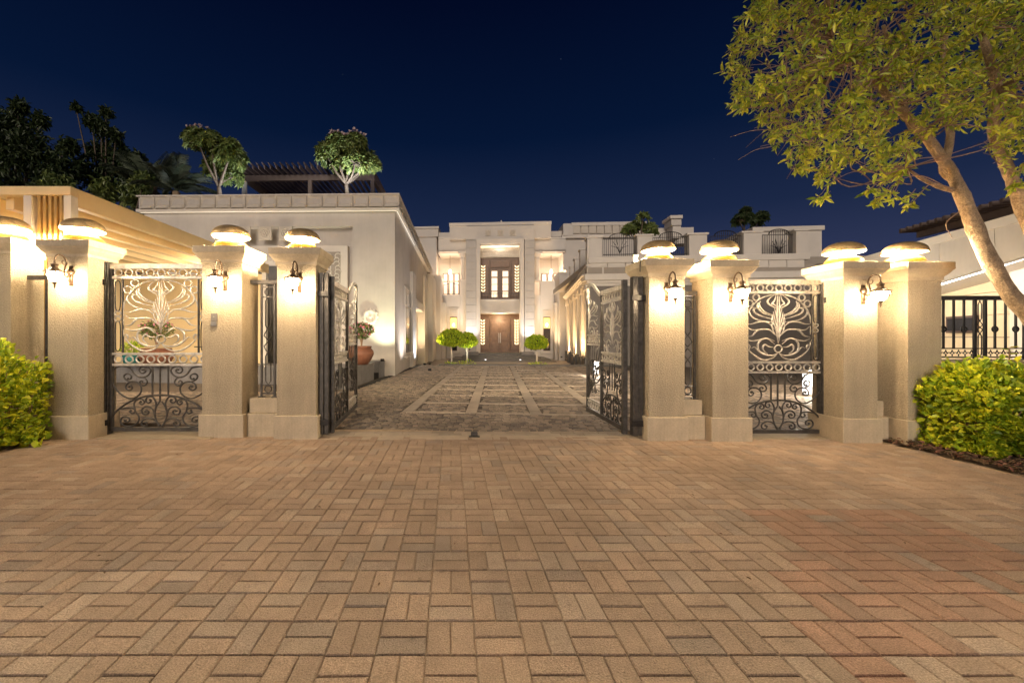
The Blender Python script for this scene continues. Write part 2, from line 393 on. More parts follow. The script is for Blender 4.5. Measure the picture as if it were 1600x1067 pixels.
for (v0, v1) in ((5.6, 18.4),):
    v = v0
    while v < v1:
        off = rnd.uniform(0, .1); u = -9.0 + off
        rw = .098
        while u < 10:
            l_ = rnd.uniform(.085, .125)
            cu, cv = u + l_ / 2, v + rw / 2
            wx = cu * DU.x + cv * DA.x; wy = cu * DU.y + cv * DA.y
            ok = wy > 5.6 and not (cu < UB + .14 and wy > 9.6) and not (wy > 11 and cu > 4.8) and wx < 9
            if wx < -1.95 and wy < 5.72: ok = False
            if ok and cv > vA - .08:
                for s_ in sx:
                    if abs(cu - s_) < SW + l_ * .45: ok = False
                if sx[0] < cu < sx[-1]:
                    for b_ in bands:
                        if abs(cv - b_) < SW * .55 + rw * .42: ok = False
            if ok:
                nz = math.sin(cu * 2.1 + 1.3 * math.sin(cv * 1.4)) + math.sin(cv * 2.9 + cu * .8)
                q = (.80 + .02 * nz) * rnd.uniform(.72, 1.2)
                c0 = (.42, .33, .25) if rnd.random() > .3 else (.24, .195, .16)
                MBK.append((wy, cu, cv, l_ - .01, rw - .011, rnd.gauss(0, .0022), rnd.gauss(0, .05), tuple(c * q for c in c0), wx))
            u += l_
        v += rw
vis = sorted([(t[0] + abs(t[8] - .3) * .3, i) for i, t in enumerate(MBK) if -1.75 < t[8] < 2.2 and t[0] > 5.6])
near = set(i for _, i in vis[:60]); rest = MB()
nearest = set(i for _, i in vis[:298])
for i, (wy, cu, cv, lx, ly, dz, rot, tone, wx) in enumerate(MBK):
    if i in nearest:
        o = MB().chamf(0, 0, lx, ly, 0, .025, .008, 0, tone).build('cobble', M['cobble'], drive); o.location = (cu, cv, dz); o.rotation_euler = (0, 0, rot)
    else: rest.chamf(cu, cv, lx, ly, dz, .02, .008, rot, tone)
tag(rest.build('cobble_field', M['cobble'], drive), kind='stuff')
# the court beyond the drive drops away, kerb at its edge
kerb = MB().box(UB + .9, 5.6, 18.35, 18.6, -.3, .05).build('court_kerb', M['dark'], None, bevel=.01); kerb.rotation_euler = (0, 0, -DT); tag(kerb, kind='structure')
ck = MB().add([(-20, 18.4, -.03), (24, 18.4, -.03), (26, 24, -.36), (-22, 24, -.36), (26, 60, -.36), (-22, 60, -.36)], [(0, 1, 2, 3), (3, 2, 4, 5)]).build('court_paving', M['grey']); tag(ck, kind='structure')
kl = MB().box(UB - .02, UB + .12, 9.7, 18.3, -.2, .004).build('drive_edging', M['slab'], None); kl.rotation_euler = (0, 0, -DT); tag(kl, kind='structure')

# gate stop on the sill
st = thing('gate_stop', P(741, 682, GD(682)), 0, 'small black gate stop block bolted to the pale sill between the open leaves', 'gate stop')
st.location.z = .002
box('base_plate', M['black'], st, -.068, .068, -.04, .04, 0, .008, .002)
MB().box(-.042, .042, -.028, .028, .008, .062).build('stop_block', M['iron'], st, bevel=.01)
for sx_ in (-.056, .056): MB().lathe(sx_, 0, [(.007, .008), (.007, .014), (0, .014)], 8).build('bolt', M['steel'], st)

# ------------------------------------------------------------------ gate piers
PIERS = []
def pier(px0, px1, ybase, ycap, label, depth=.44, mid=None):
    d = GD(ybase); x0 = (px0 - VX) * d / FOC; x1 = (px1 - VX) * d / FOC
    zt = CH + (HY - ycap) * (d - .07) / FOC
    cx = (x0 + x1) / 2; w = (x1 - x0) / 2
    t = thing('gate_pier', (cx, d, 0), 0, label, 'gate pier', 'rendered piers along the gate line')
    box('shaft', M['stucco'], t, -w, w, 0, depth, .28, zt - .20, .006)
    box('plinth', M['smooth'], t, -w - .03, w + .03, -.03, depth + .03, -.03, .285, .008)
    MB().sqlathe(-w, w, 0, depth, [(.075, zt), (.075, zt - .082), (.066, zt - .088), (.060, zt - .098), (.046, zt - .125), (.028, zt - .148), (.014, zt - .165), (.014, zt - .205)]).build('cap', M['smooth'], t, bevel=.004)
    box('cap_plate', M['smooth'], t, -w + .0, w - .0, .0, depth, zt, zt + .018, .003)
    PIERS.append((t, cx, d, w, zt, depth)); return t
pier(-49, 17, 680, 370, 'leftmost rendered pier behind the left bush, cut off by the left edge')
pier(74.3, 137.4, 686, 374, 'tall rendered pier with lantern, left of the left pedestrian gate')
pier(315.6, 378.2, 683, 383.7, 'rendered pier carrying the doorbell panel, right of the left pedestrian gate')
pier(432.5, 493.6, 685, 386.7, 'rendered pier holding the left driveway gate leaf')
pier(1013.8, 1070, 688, 404, 'rendered pier with cables on its cap holding the right driveway gate leaf')
pier(1113.5, 1169.7, 689, 406, 'rendered pier left of the right pedestrian gate')
pier(1318, 1371.6, 691, 408.4, 'rendered pier with stained foot right of the right pedestrian gate')
pier(1418.4, 1471.5, 695, 409, 'rendered pier beside the right hedge, the only one there without a lantern')

# mushroom lamps on the caps
where = ['on the leftmost pier, cut by the left frame edge', 'on the pier left of the left pedestrian gate', 'on the pier with the doorbell panel',
         'on the pier of the left driveway gate leaf', 'on the pier of the right driveway gate leaf, cables beside it', 'on the pier left of the right pedestrian gate',
         'on the pier right of the right pedestrian gate', 'on the rightmost pier beside the hedge']
def dome_meshes():
    out = {}
    out['lower_dome'] = MB().lathe(0, 0, [(.150, .0), (.150, .025), (.192, .028), (.190, .040), (.170, .066), (.135, .086), (.085, .100), (.055, .104)], 28).mesh('lower_dome', M['gold'], True)
    out['lamp_tube'] = MB().lathe(0, 0, [(.0, .100), (.085, .100), (.115, .112), (.115, .150), (.095, .168), (0, .168)], 20).mesh('lamp_tube', M['tube'], True)
    out['reflector'] = MB().lathe(0, 0, [(.214, .150), (.205, .160), (.14, .190), (.07, .202), (0, .206)], 28).mesh('reflector', M['white'], True)
    pr = [(.208, .141), (.217, .142), (.220, .150)]
    for k in range(1, 9): a = k / 8 * math.pi / 2; pr.append((.220 * math.cos(a) ** .9 if k < 8 else 0, .150 + .135 * math.sin(a)))
    out['upper_dome'] = MB().lathe(0, 0, pr, 28).mesh('upper_dome', M['dome'], True)
    return out
DM = dome_meshes()
for k, (t, cx, d, w, zt, dep) in enumerate(PIERS):
    o = thing('pier_lamp', (cx, d + dep / 2, zt + .018), rnd.uniform(0, 1), 'lit brass mushroom lamp ' + where[k], 'pier lamp', 'mushroom lamps on the pier caps')
    s_ = {0: 1.08, 1: 1.08, 2: 1.06, 3: .98, 4: .92, 5: .97, 6: .95, 7: .95}[k]; o.scale = (s_, s_, s_)
    for nm, me in DM.items(): inst(nm, me, o)

# wall lanterns on the pier fronts
def lantern_meshes():
    out = {}
    out['wall_plate'] = MB().lathe(0, 0, [(0, -.004), (.030, -.006), (.034, -.016), (.026, -.022), (0, -.028)], 16, 'y', 0).mesh('wall_plate', M['bronze'], True)
    a = MB()
    a.box(-.018, .018, -.010, 0, -.13, .06)
    a.tube(smooth_path([(0, -.02, -.02), (0, -.05, -.05), (0, -.08, -.03), (0, -.07, .03), (0, -.055, .09), (0, -.08, .135), (0, -.125, .15), (0, -.165, .125), (0, -.175, .085), (0, -.175, .06)]), lambda t: .0085 - .002 * t, 8)
    a.tube(smooth_path([(0, -.012, -.10), (0, -.035, -.085), (0, -.045, -.05), (0, -.03, -.03)]), .005, 6)
    a.tube(smooth_path([(0, -.07, .06), (0, -.095, .07), (0, -.10, .095), (0, -.082, .10)]), .004, 6)
    out['arm'] = a.mesh('arm', M['bronze'], True)
    out['lamp_roof'] = MB().lathe(0, -.175, [(0, .075), (.010, .072), (.014, .06), (.030, .052), (.026, .042), (.022, .028), (.030, .012), (.052, -.002), (.078, -.012), (.082, -.020), (.074, -.024), (0, -.020)], 8).mesh('lamp_roof', M['bronze'])
    out['glass_globe'] = MB().lathe(0, -.175, [(.046, -.024), (.052, -.040), (.050, -.065), (.040, -.092), (.024, -.110), (.0, -.113)], 12).mesh('glass_globe', M['globe'], True)
    out['finial'] = MB().lathe(0, -.175, [(.0, -.108), (.028, -.112), (.024, -.118), (.010, -.132), (.006, -.142), (.010, -.150), (.006, -.158), (.003, -.175), (0, -.178)], 10).mesh('finial', M['bronze'], True)
    return out
LM = lantern_meshes()
DROP = MB().lathe(0, 0, [(0, -.018), (.006, -.022), (.007, -.040), (.003, -.05), (0, -.052)], 6).mesh('glass_drop', M['bronze'], True)
lw = {1: (112, 426), 2: (352, 434), 3: (468, 436), 4: (1041, 451), 5: (1141, 452), 6: (1348, 455)}
lwhere = {1: 'on the pier left of the left pedestrian gate', 2: 'above the doorbell panel', 3: 'on the pier of the left driveway gate leaf',
          4: 'on the pier of the right driveway gate leaf', 5: 'on the pier left of the right pedestrian gate', 6: 'on the pier right of the right pedestrian gate'}
for k, (px, py) in lw.items():
    d = PIERS[k][2]; p = P(px, py, d); p.y = d - .001
    o = thing('wall_lantern', p, 0, 'lit bronze lantern on a curved bracket ' + lwhere[k], 'wall lantern', 'lanterns on the pier fronts')
    s_ = 1.26 if k < 4 else 1.18; o.scale = (s_, s_, s_)
    for nm, me in LM.items(): inst(nm, me, o)
    for q in range(6): inst('glass_drop', DROP, o, (.068 * math.cos(q * 1.047 + .3), -.175 + .068 * math.sin(q * 1.047 + .3), 0))

# doorbell panel, cables, rear box
d = PIERS[2][2]; p = P(335.5, 502, d); t = thing('doorbell_panel', (p.x, d, p.z), 0, 'small dark and steel doorbell panel on the pier below its lantern', 'doorbell')
box('button_face', M['plastic'], t, -.038, .038, -.020, 0, 0, .10, .003); box('steel_cover', M['steel'], t, -.040, .034, -.022, 0, -.062, -.003, .003)
MB().lathe(.0, -.0215, [(0, -.003), (.008, -.003), (.009, 0)], 10, 'y', .055).build('button', M['steel'], t)
pc = PIERS[4]
t = tag(MB().tube(smooth_path([(pc[1] - pc[3] - .078, pc[2] + .06, pc[4] - .14), (pc[1] - pc[3] - .080, pc[2] + .05, pc[4] - .02), (pc[1] - pc[3] - .04, pc[2] + .08, pc[4] + .022), (pc[1] - pc[3] + .05, pc[2] + .12, pc[4] + .03)]), .006, 6)
        .build('cable', M['black'], None, True), 'black cable looping down over the cap beside the right driveway gate', 'cable')
t = thing('beacon_lamp', (pc[1] - pc[3] - .00, pc[2] + .33, pc[4] + .018), 0, 'small square lit beacon behind the lamp on the right driveway gate pier', 'beacon')
box('housing', M['plastic'], t, -.05, .02, -.02, .05, 0, .02); box('lens', M['led'], t, -.035, .005, -.005, .035, .02, .09); box('lid', M['dome'], t, -.045, .015, -.015, .045, .09, .10)

# ------------------------------------------------------------------ low walls with iron grilles between paired piers
def ringmesh(R_, r_, n=20, m_=None):
    b = MB(); b.tube([(R_ * math.cos(2 * math.pi * k / n), 0, R_ * math.sin(2 * math.pi * k / n)) for k in range(n + 1)], r_, 5); return b.mesh('ring', m_ or M['iron'], True)
def lowwall(i, j, label):
    a, b = PIERS[i], PIERS[j]
    x0 = a[1] + a[3] + .032; x1 = b[1] - b[3] - .032; d = max(a[2], b[2]) + .12
    t = thing('low_wall', ((x0 + x1) / 2, d, 0), 0, 'low rendered wall ' + label, 'low wall', 'low walls between paired piers'); w = (x1 - x0) / 2
    box('coping', M['smooth'], t, -w + .002, w - .002, .0, .24, .285, .47, .006); box('footing', M['smooth'], t, -w + .002, w - .002, -.06, .26, -.03, .283, .006)
    return x0, x1, d
def grille(x0, x1, d, zt, label, top0, z0=.47):
    t = thing('wall_grille', ((x0 + x1) / 2, d + .1, z0), 0, label, 'iron grille', 'narrow iron grilles between paired piers')
    H = zt - z0; w = min((x1 - x0) / 2 - .03, .085); c = 0
    for sx_ in (-1, 1):
        box('upright', M['iron'], t, sx_ * w - .012, sx_ * w + .012, -.012, .012, .0, H)
        box('foot', M['iron'], t, sx_ * w - .035, sx_ * w + .035, -.03, .03, 0, .012)
    for z in (.16, .05, H - .2, H - .07): box('cross_bar', M['iron'], t, -w, w, -.009, .009, z - .007, z + .007)
    rm = ringmesh(.044, .008)
    inst('ring', rm, t, (0, 0, .105)); inst('ring', rm, t, (0, 0, H - .135))
    zm = (H - .2 + .16) / 2; hl = (H - .36) / 2 - .16
    for s_ in (-1, 1):
        b = MB(); z_a = zm + s_ * .17; z_b = zm + s_ * (.16 + hl)
        b.tube([(0, 0, z_a - s_ * .02), (-.034, 0, z_a + s_ * .03), (-.034, 0, z_b - s_ * .05), (0, 0, z_b), (.034, 0, z_b - s_ * .05), (.034, 0, z_a + s_ * .03), (0, 0, z_a - s_ * .02)], .008, 5)
        b.build('long_loop', M['iron'], t)
        b = MB(); b.tube([(0, 0, zm + s_ * .01), (-.055, 0, zm + s_ * .07), (-.03, 0, zm + s_ * .12), (0, 0, zm + s_ * .15), (.03, 0, zm + s_ * .12), (.055, 0, zm + s_ * .07), (0, 0, zm + s_ * .01)], .008, 5); b.build('lozenge', M['iron'], t)
    tb = box('top_bar', M['iron'], t, top0 - (x0 + x1) / 2, (x1 - x0) / 2 - .02, -.03, .03, H - .035, H + .02, .003)
    return t
a = lowwall(0, 1, 'behind the left bush, left of the tall pier'); zt = CH + (HY - 432) * 5.5 / FOC
grille(*a, zt, 'iron grille behind the left bush, left of the tall pier', a[0] - .02)
a = lowwall(2, 3, 'between the doorbell pier and the left leaf pier'); grille(*a, CH + (HY - 440) * 5.45 / FOC, 'iron grille between the doorbell pier and the left leaf pier', a[0] - .02)
a = lowwall(4, 5, 'between the cabled pier and the right pedestrian gate pier'); grille(*a, CH + (HY - 458) * 5.3 / FOC, 'iron grille between the cabled pier and the right pedestrian gate pier', a[0] + .02)
a = lowwall(6, 7, 'between the two rightmost piers, dirty at its foot'); grille(*a, CH + (HY - 462) * 5.2 / FOC, 'iron grille between the two rightmost piers', a[0] + .02)

# ------------------------------------------------------------------ ornamental gates; drawn on a 995 x 1875 grid
GS = .001179
def gp(x, y, fx=1): return Vector(((x - 602) * GS * fx, 0, (1955 - y) * GS))
def spiral(cx, cy, r0, a0, turns, n=14, cw=1):
    return [(cx + r0 * (1 - .72 * k / n) * math.cos(a0 + cw * 2 * math.pi * turns * k / n), cy + r0 * (1 - .72 * k / n) * math.sin(a0 + cw * 2 * math.pi * turns * k / n)) for k in range(n + 1)]
BLADES = [
 [(600, 440), (520, 400), (478, 355), (500, 310), (548, 275)], [(585, 430), (560, 390), (530, 375), (560, 330), (575, 270)],
 [(545, 520), (440, 470), (385, 400), (392, 335)], [(400, 350), (360, 380), (375, 440), (430, 490), (540, 530)],
 [(545, 565), (420, 530), (335, 490), (316, 445), (355, 430), (385, 455)], [(545, 600), (380, 578), (290, 530), (262, 465), (290, 425), (350, 420)],
 [(560, 690), (480, 605), (380, 597), (300, 622), (232, 622)], [(570, 760), (500, 695), (400, 690), (300, 697), (236, 650)],
 [(395, 692), (340, 720), (300, 765), (225, 782)], [(560, 870), (470, 800), (400, 815), (300, 830), (225, 795)],
 [(560, 830), (450, 795), (375, 850), (368, 920), (400, 965), (480, 988)], [(545, 905), (490, 900), (450, 875), (425, 900), (430, 945), (480, 985)],
 [(600, 972), (540, 1035), (430, 1060), (330, 1010), (262, 945), (226, 880)], [(600, 972), (540, 1005), (450, 1000), (380, 960), (330, 905), (290, 920)],
 [(226, 890), (255, 875), (272, 905), (262, 940)]]
PLUME = [[(600, 860), (575, 700), (545, 600), (530, 500)], [(600, 800), (585, 660), (560, 560), (545, 470)], [(600, 760), (590, 600), (575, 500), (560, 430)],
 [(590, 700), (560, 640), (525, 600), (530, 540)], [(590, 780), (555, 730), (530, 660), (535, 600)], [(597, 640), (590, 560), (590, 470), (598, 400)], [(598, 520), (585, 440), (590, 350), (592, 275)]]
SCR = [
 [(300, 1250), (200, 1228), (130, 1270), (105, 1360), (140, 1470), (220, 1560), (310, 1592), (385, 1550), (408, 1480), (375, 1420), (310, 1400), (262, 1430), (250, 1475), (285, 1500), (315, 1475), (300, 1450), (280, 1465)],
 [(220, 1228), (290, 1250), (340, 1320), (400, 1355), (470, 1335), (500, 1270), (450, 1230), (400, 1240), (385, 1280), (415, 1308), (448, 1290), (440, 1262), (420, 1270)],
 [(385, 1350), (440, 1365), (465, 1410), (440, 1445), (400, 1440), (388, 1410), (410, 1392), (425, 1410)],
 [(330, 1405), (270, 1395), (235, 1360), (240, 1325), (275, 1315), (305, 1340), (295, 1375), (265, 1370)],
 [(592, 1625), (550, 1700), (542, 1780), (560, 1850), (592, 1905)],
 [(548, 1720), (555, 1640), (520, 1575), (465, 1580), (452, 1620), (480, 1642), (505, 1620), (490, 1600)],
 [(345, 1740), (335, 1650), (370, 1600), (420, 1605), (437, 1640), (410, 1660), (388, 1640), (405, 1622)],
 [(545, 1790), (520, 1710), (460, 1682), (412, 1715), (420, 1762), (465, 1768), (480, 1738), (455, 1722), (445, 1742)],
 [(185, 1710), (260, 1698), (325, 1705), (345, 1740), (318, 1760), (290, 1740), (305, 1722)],
 [(345, 1740), (382, 1800), (365, 1865), (300, 1905), (225, 1890), (198, 1840), (225, 1798), (275, 1805), (285, 1845), (250, 1852), (245, 1825)],
 [(585, 1900), (545, 1835), (470, 1815), (415, 1845), (412, 1890), (455, 1902), (472, 1870), (445, 1860)]]
cache = {}
def piece(key, pts, rad, flat=1, m_='iron', mir=1, n=6):
    k = (key, mir, m_)
    if k not in cache:
        q = [Vector((gp(x, y).x * mir, 0, gp(x, y).z)) for x, y in pts]
        q = smooth_path(q, 4) if len(q) > 2 else q
        cache[k] = MB().tube(q, rad, n, flat).mesh(key, M[m_], True)
    return cache[k]
plume_r = lambda t: .003 + .0045 * math.sin(math.pi * t)
blade_r = lambda t: .0038 + .0100 * math.sin(math.pi * min(1, t * 1.05)) ** 1.2
rm_gate = ringmesh(.045, .0105, 20, M['silver'])
def bar(name, par, x0, x1, y0, y1, th=.015, m_='iron', fx=1, bev=.002):
    a = gp(x0, y0, fx); b = gp(x1, y1, fx); return box(name, M[m_], par, a.x, b.x, -th, th, b.z, a.z, bev)
def panel(par, half=0, frame=True):
    """ornament between x 105 and 1100; half=-1 keeps the left half only"""
    sides = (1,) if half else (1, -1)
    for k, b in enumerate(BLADES):
        for m_ in sides: inst('leaf_blade', piece('leaf_blade%d' % k, b, blade_r, .55, 'silver', m_), par)
    for k, b in enumerate(PLUME):
        for m_ in sides: inst('plume_feather', piece('plume%d' % k, b, plume_r, .8, 'silver', m_), par)
    for k, b in enumerate(SCR):
        for m_ in sides: inst('scroll', piece('scroll%d' % k, b, lambda t: .0112 + (.006 if t > .93 else 0), .8, 'iron', m_, 5), par)
    arc = [(98, 1830), (150, 1740), (250, 1655), (350, 1600), (470, 1562), (602, 1552)]; lens = [(224, 700), (222, 600), (245, 500), (310, 390), (400, 310), (500, 272), (602, 262)]
    for m_ in sides:
        inst('arch_bar', piece('arch_bar', arc, .013, 1, 'iron', m_), par)
        inst('oval_bar', piece('oval_bar', lens, .009, .9, 'silver', m_), par)
        inst('oval_bar', piece('oval_side', [(224, 700), (220, 800), (226, 890)], .009, .9, 'silver', m_), par)
    if not half:
        inst('ring', ringmesh(.052, .010, 20, M['silver']), par, gp(602, 925))
        for x in (518, 595, 678): bar('centre_rod', par, x - 7, x + 7, 1225, 1555, .008)
        bar('centre_rod', par, 589, 601, 1555, 1625, .008)
for_rings = [176 + 108.5 * k for k in range(9)]
def pedgate(x0, x1, d, zt, z0, label, hinge):
    wd = x1 - x0; H = zt - z0; fxs = wd / (995 * GS); fz = H / (1875 * GS)
    t = thing('pedestrian_gate', ((x0 + x1) / 2, d, z0), 0, label, 'iron gate', 'ornamental pedestrian gates')
    t.scale = (fxs, 1, fz)
    bar('top_rail', t, 100, 1105, 85, 140, .022, 'silver'); bar('upper_rail', t, 100, 1105, 222, 252, .018, 'silver')
    bar('middle_rail', t, 100, 1105, 1078, 1104, .018, 'silver'); bar('middle_rail', t, 100, 1105, 1200, 1226, .018, 'silver'); bar('bottom_rail', t, 100, 1105, 1912, 1955, .022, 'iron')
    for a in (98, 1078): bar('stile', t, a, a + 24, 80, 1955, .021, 'iron')
    for a in (213, 976): bar('inner_stile', t, a, a + 14, 252, 1078, .012, 'iron')
    for x in for_rings:
        for y in (182, 1152): inst('ring', rm_gate, t, gp(x, y))
    for x, y in ((345, 297), (270, 370), (875, 300), (940, 374)): inst('ring', rm_gate, t, gp(x, y))
    for cx in (170, 1033):
        for s_, ys in ((1, (268, 310, 560, 610)), (-1, (1065, 1020, 770, 725))):
            inst('long_loop', piece('ll%d%d' % (cx, s_), [(cx, ys[0]), (cx - 24, ys[1]), (cx - 24, ys[2]), (cx, ys[3]), (cx + 24, ys[2]), (cx + 24, ys[1]), (cx, ys[0])], .0065, 1, 'iron'), t)
        inst('lozenge', piece('lz%d' % cx, [(cx, 610), (cx - 34, 635), (cx, 668), (cx + 34, 635), (cx, 610)], .007, 1, 'silver'), t)
        inst('lozenge', piece('ly%d' % cx, [(cx, 668), (cx - 34, 700), (cx, 730), (cx + 34, 700), (cx, 668)], .007, 1, 'silver'), t)
    panel(t)
    if hinge < 0: box('latch_bolt', M['black'], t, .40, .56, -.012, .012, 1.105, 1.118)
    return t
dG = 5.44
x0 = (174 - VX) * dG / FOC; x1 = PIERS[2][1] - PIERS[2][3] - .01
pedgate(x0, x1, dG, CH + (HY - 412) * dG / FOC, .035, 'ornate iron pedestrian gate between the two left tall piers', -1)
dR = 5.30
xr0 = PIERS[5][1] + PIERS[5][3] + .01; xr1 = (1283 - VX) * dR / FOC
pedgate(xr0, xr1, dR, CH + (HY - 437) * dR / FOC, .04, 'ornate iron pedestrian gate between the two right tall piers', 1)
def gpost(xa, xb, d0, d1, z0, z1, label, parts):
    t = thing('gate_post', ((xa + xb) / 2, d0, z0), 0, label, 'gate post'); w = (xb - xa) / parts
    for k in range(parts): box('steel_bar', M['iron'], t, -(xb - xa) / 2 + k * w + .004, -(xb - xa) / 2 + (k + 1) * w - .004, (k % 2) * .014, d1 - d0 - (k % 2) * .01, 0, z1 - z0, .003)
    for z in (.12, z1 - z0 - .3): box('hinge', M['black'], t, -(xb - xa) / 2 - .02, (xb - xa) / 2 + .01, -.022, .01, z, z + .07, .004)
    return t
gpost(PIERS[1][1] + PIERS[1][3] + .002, x0 - .008, dG - .06, dG + .06, .0, CH + (HY - 410) * dG / FOC, 'dark iron post hinging the left pedestrian gate', 2)
gpost(xr1 + .008, PIERS[6][1] - PIERS[6][3] - .004, dR - .06, dR + .06, .0, CH + (HY - 437) * dR / FOC, 'dark iron post hinging the right pedestrian gate', 2)

# the driveway leaves, swung inwards
def leaf(hx, hy, fx, fy, zt, label, flip):
    v = Vector((fx - hx, fy - hy)); ln = v.length; ang = math.atan2(v.y, v.x)
    t = thing('gate_leaf', (hx, hy, .05), ang, label, 'iron gate leaf', 'ornamental driveway gate leaves, standing open')
    WA = .93 * ln / 1.7; WB = ln - WA - .03; H = zt - .05
    box('hinge_stile', M['iron'], t, -.045, .015, -.03, .03, -.03, H + .05, .004); box('middle_stile', M['iron'], t, WA - .014, WA + .014, -.022, .022, 0, H - .02, .003)
    box('end_stile', M['iron'], t, ln - .03, ln, -.024, .024, 0, H + .14, .003)
    box('bottom_rail', M['iron'], t, 0, ln - .03, -.022, .022, 0, .06, .003)
    box('top_rail', M['silver'], t, .015, WA - .014, -.024, .024, H - .065, H - .0, .003)
    box('lower_rail', M['silver'], t, .015, WA - .014, -.019, .019, H - .195, H - .165, .003)
    MB().tube(smooth_path([(WA, 0, H - .04), (WA + .10 * WB, 0, H - .05), (WA + .3 * WB, 0, H + .02), (WA + .6 * WB, 0, H + .13), (ln - .12, 0, H + .165), (ln, 0, H + .14)], 5), .026, 6).build('arched_rail', M['silver'], t, True)
    for z in (.96, .84): box('middle_rail', M['silver'], t, .015, WA - .014, -.019, .019, z, z + .03, .003)
    for z in (1.22, 1.07): box('middle_rail', M['silver'], t, WA + .014, ln - .03, -.017, .017, z, z + .026, .003)
    for z in (.19,): box('lower_rail', M['silver'], t, WA + .014, ln - .03, -.017, .017, z, z + .026, .003)
    n = 8
    for k in range(n):
        x = .015 + (WA - .03) * (k + .5) / n
        inst('ring', rm_gate, t, (x, 0, H - .115)); inst('ring', rm_gate, t, (x, 0, .915))
    for k in range(6):
        x = WA + .014 + (WB) * (k + .5) / 6
        inst('ring', rm_gate, t, (x, 0, 1.158)); inst('ring', rm_gate, t, (x, 0, .125))
    # ornament of the hinge half: empties are not allowed as a level, so the pieces sit directly under the leaf, scaled
    sxa = (WA - .03) / (880 * GS); n0 = len(bpy.data.objects)
    fz = (H - .17) / ((1955 - 255) * GS)
    class H_:
        pass
    def put(name, me, ox, sx_, sz, oz=0): inst(name, me, t, (ox, 0, oz), (0, 0, 0), (sx_, 1, sz))
    cx = .015 + (WA - .03) / 2
    for k, b in enumerate(BLADES):
        for m_ in (1, -1): put('leaf_blade', piece('leaf_blade%d' % k, b, blade_r, .55, 'silver', m_), cx, sxa, fz)
    for k, b in enumerate(PLUME):
        for m_ in (1, -1): put('plume_feather', piece('plume%d' % k, b, plume_r, .8, 'silver', m_), cx, sxa, fz)
    for k, b in enumerate(SCR):
        for m_ in (1, -1): put('scroll', piece('scroll%d' % k, b, lambda t: .0112 + (.006 if t > .93 else 0), .8, 'iron', m_, 5), cx, sxa, fz)
    arc = [(98, 1830), (150, 1740), (250, 1655), (350, 1600), (470, 1562), (602, 1552)]
    for m_ in (1, -1): put('arch_bar', piece('arch_bar', arc, .013, 1, 'iron', m_), cx, sxa, fz)
    for x in (-.09, 0, .09): box('centre_rod', M['iron'], t, cx + x - .006, cx + x + .006, -.006, .006, .47, .84)
    sxb = WB / (500 * GS)
    for k, b in enumerate(BLADES): put('leaf_blade', piece('leaf_blade%d' % k, b, blade_r, .55, 'silver', 1), ln - .03, sxb, fz * .88, .34)
    for k, b in enumerate(PLUME): put('plume_feather', piece('plume%d' % k, b, plume_r, .8, 'silver', 1), ln - .03, sxb, fz * .88, .34)
    for k, b in enumerate(SCR[:9]): put('scroll', piece('scroll%d' % k, b, lambda t: .0112 + (.006 if t > .93 else 0), .8, 'iron', 1, 5), ln - .03, sxb, fz * .95, .15)
    for k in range(5):
        xa = WA + .03 + WB * .19 * k
        MB().tube(smooth_path([(ln - .05, 0, .22), ((xa + ln) / 2 - .05, 0, .55), (xa + .02, 0, 1.07)], 4), .008, 5).build('fan_rod', M['iron'], t, True)
    return t
hxL = (519 - VX) * 5.42 / FOC; leaf(hxL, 5.42, (556.5 - VX) * 7.2 / FOC, 7.2, 1.98, 'left driveway gate leaf, swung inwards beside the left pier', 1)
hxR = (975 - VX) * 5.36 / FOC; leaf(hxR, 5.36, (918 - VX) * 6.9 / FOC, 6.9, 1.93, 'right driveway gate leaf, swung inwards beside the cabled pier', -1)
gpost(PIERS[3][1] + PIERS[3][3] + .012, (513.5 - VX) * 5.28 / FOC, 5.26, 5.34, .03, 2.06, 'dark iron post bolted to the left leaf pier', 2)
gpost((988 - VX) * 5.2 / FOC, PIERS[4][1] - PIERS[4][3] - .012, 5.18, 5.28, .03, 2.0, 'dark iron post bolted to the cabled pier', 2)

# ------------------------------------------------------------------ left wing of the mansion
LW = Fr(617, 13.5, 1.4)
lwo = thing('left_wing', LW.loc(), -LW.th, 'beige rendered wing with scalloped parapet behind the left piers', 'building')
uL, zP = LW.hit(213, 305.6, -.14); _, zW = LW.hit(400, 331, 0); _, zL0 = LW.hit(400, 326.6, -.14)
v1, _ = LW.side(645)
# front wall with an inset niche
nu0, nz1 = LW.hit(455, 354, 0); nu1, _ = LW.hit(551, 400, 0); _, nzb = LW.hit(500, 600, 0)
nu0 = LW.hit(360, 354)[0]
wv = .25
box('front_wall', M['wing'], lwo, uL + .15, nu0, 0, .3, -.1, zW); box('front_wall', M['wing'], lwo, nu1, 0, 0, .3, -.1, zW)
box('front_wall', M['wing'], lwo, nu0, nu1, 0, .3, nz1, zW); box('niche_wall', M['wing'], lwo, nu0, nu1, .3, .45, -.1, nz1)
box('side_wall', M['wing'], lwo, -.3, 0, .3, v1, -.1, zW)
box('rear_mass', M['wing'], lwo, uL + .15, -.3, 1.2, 15, -.1, zW)
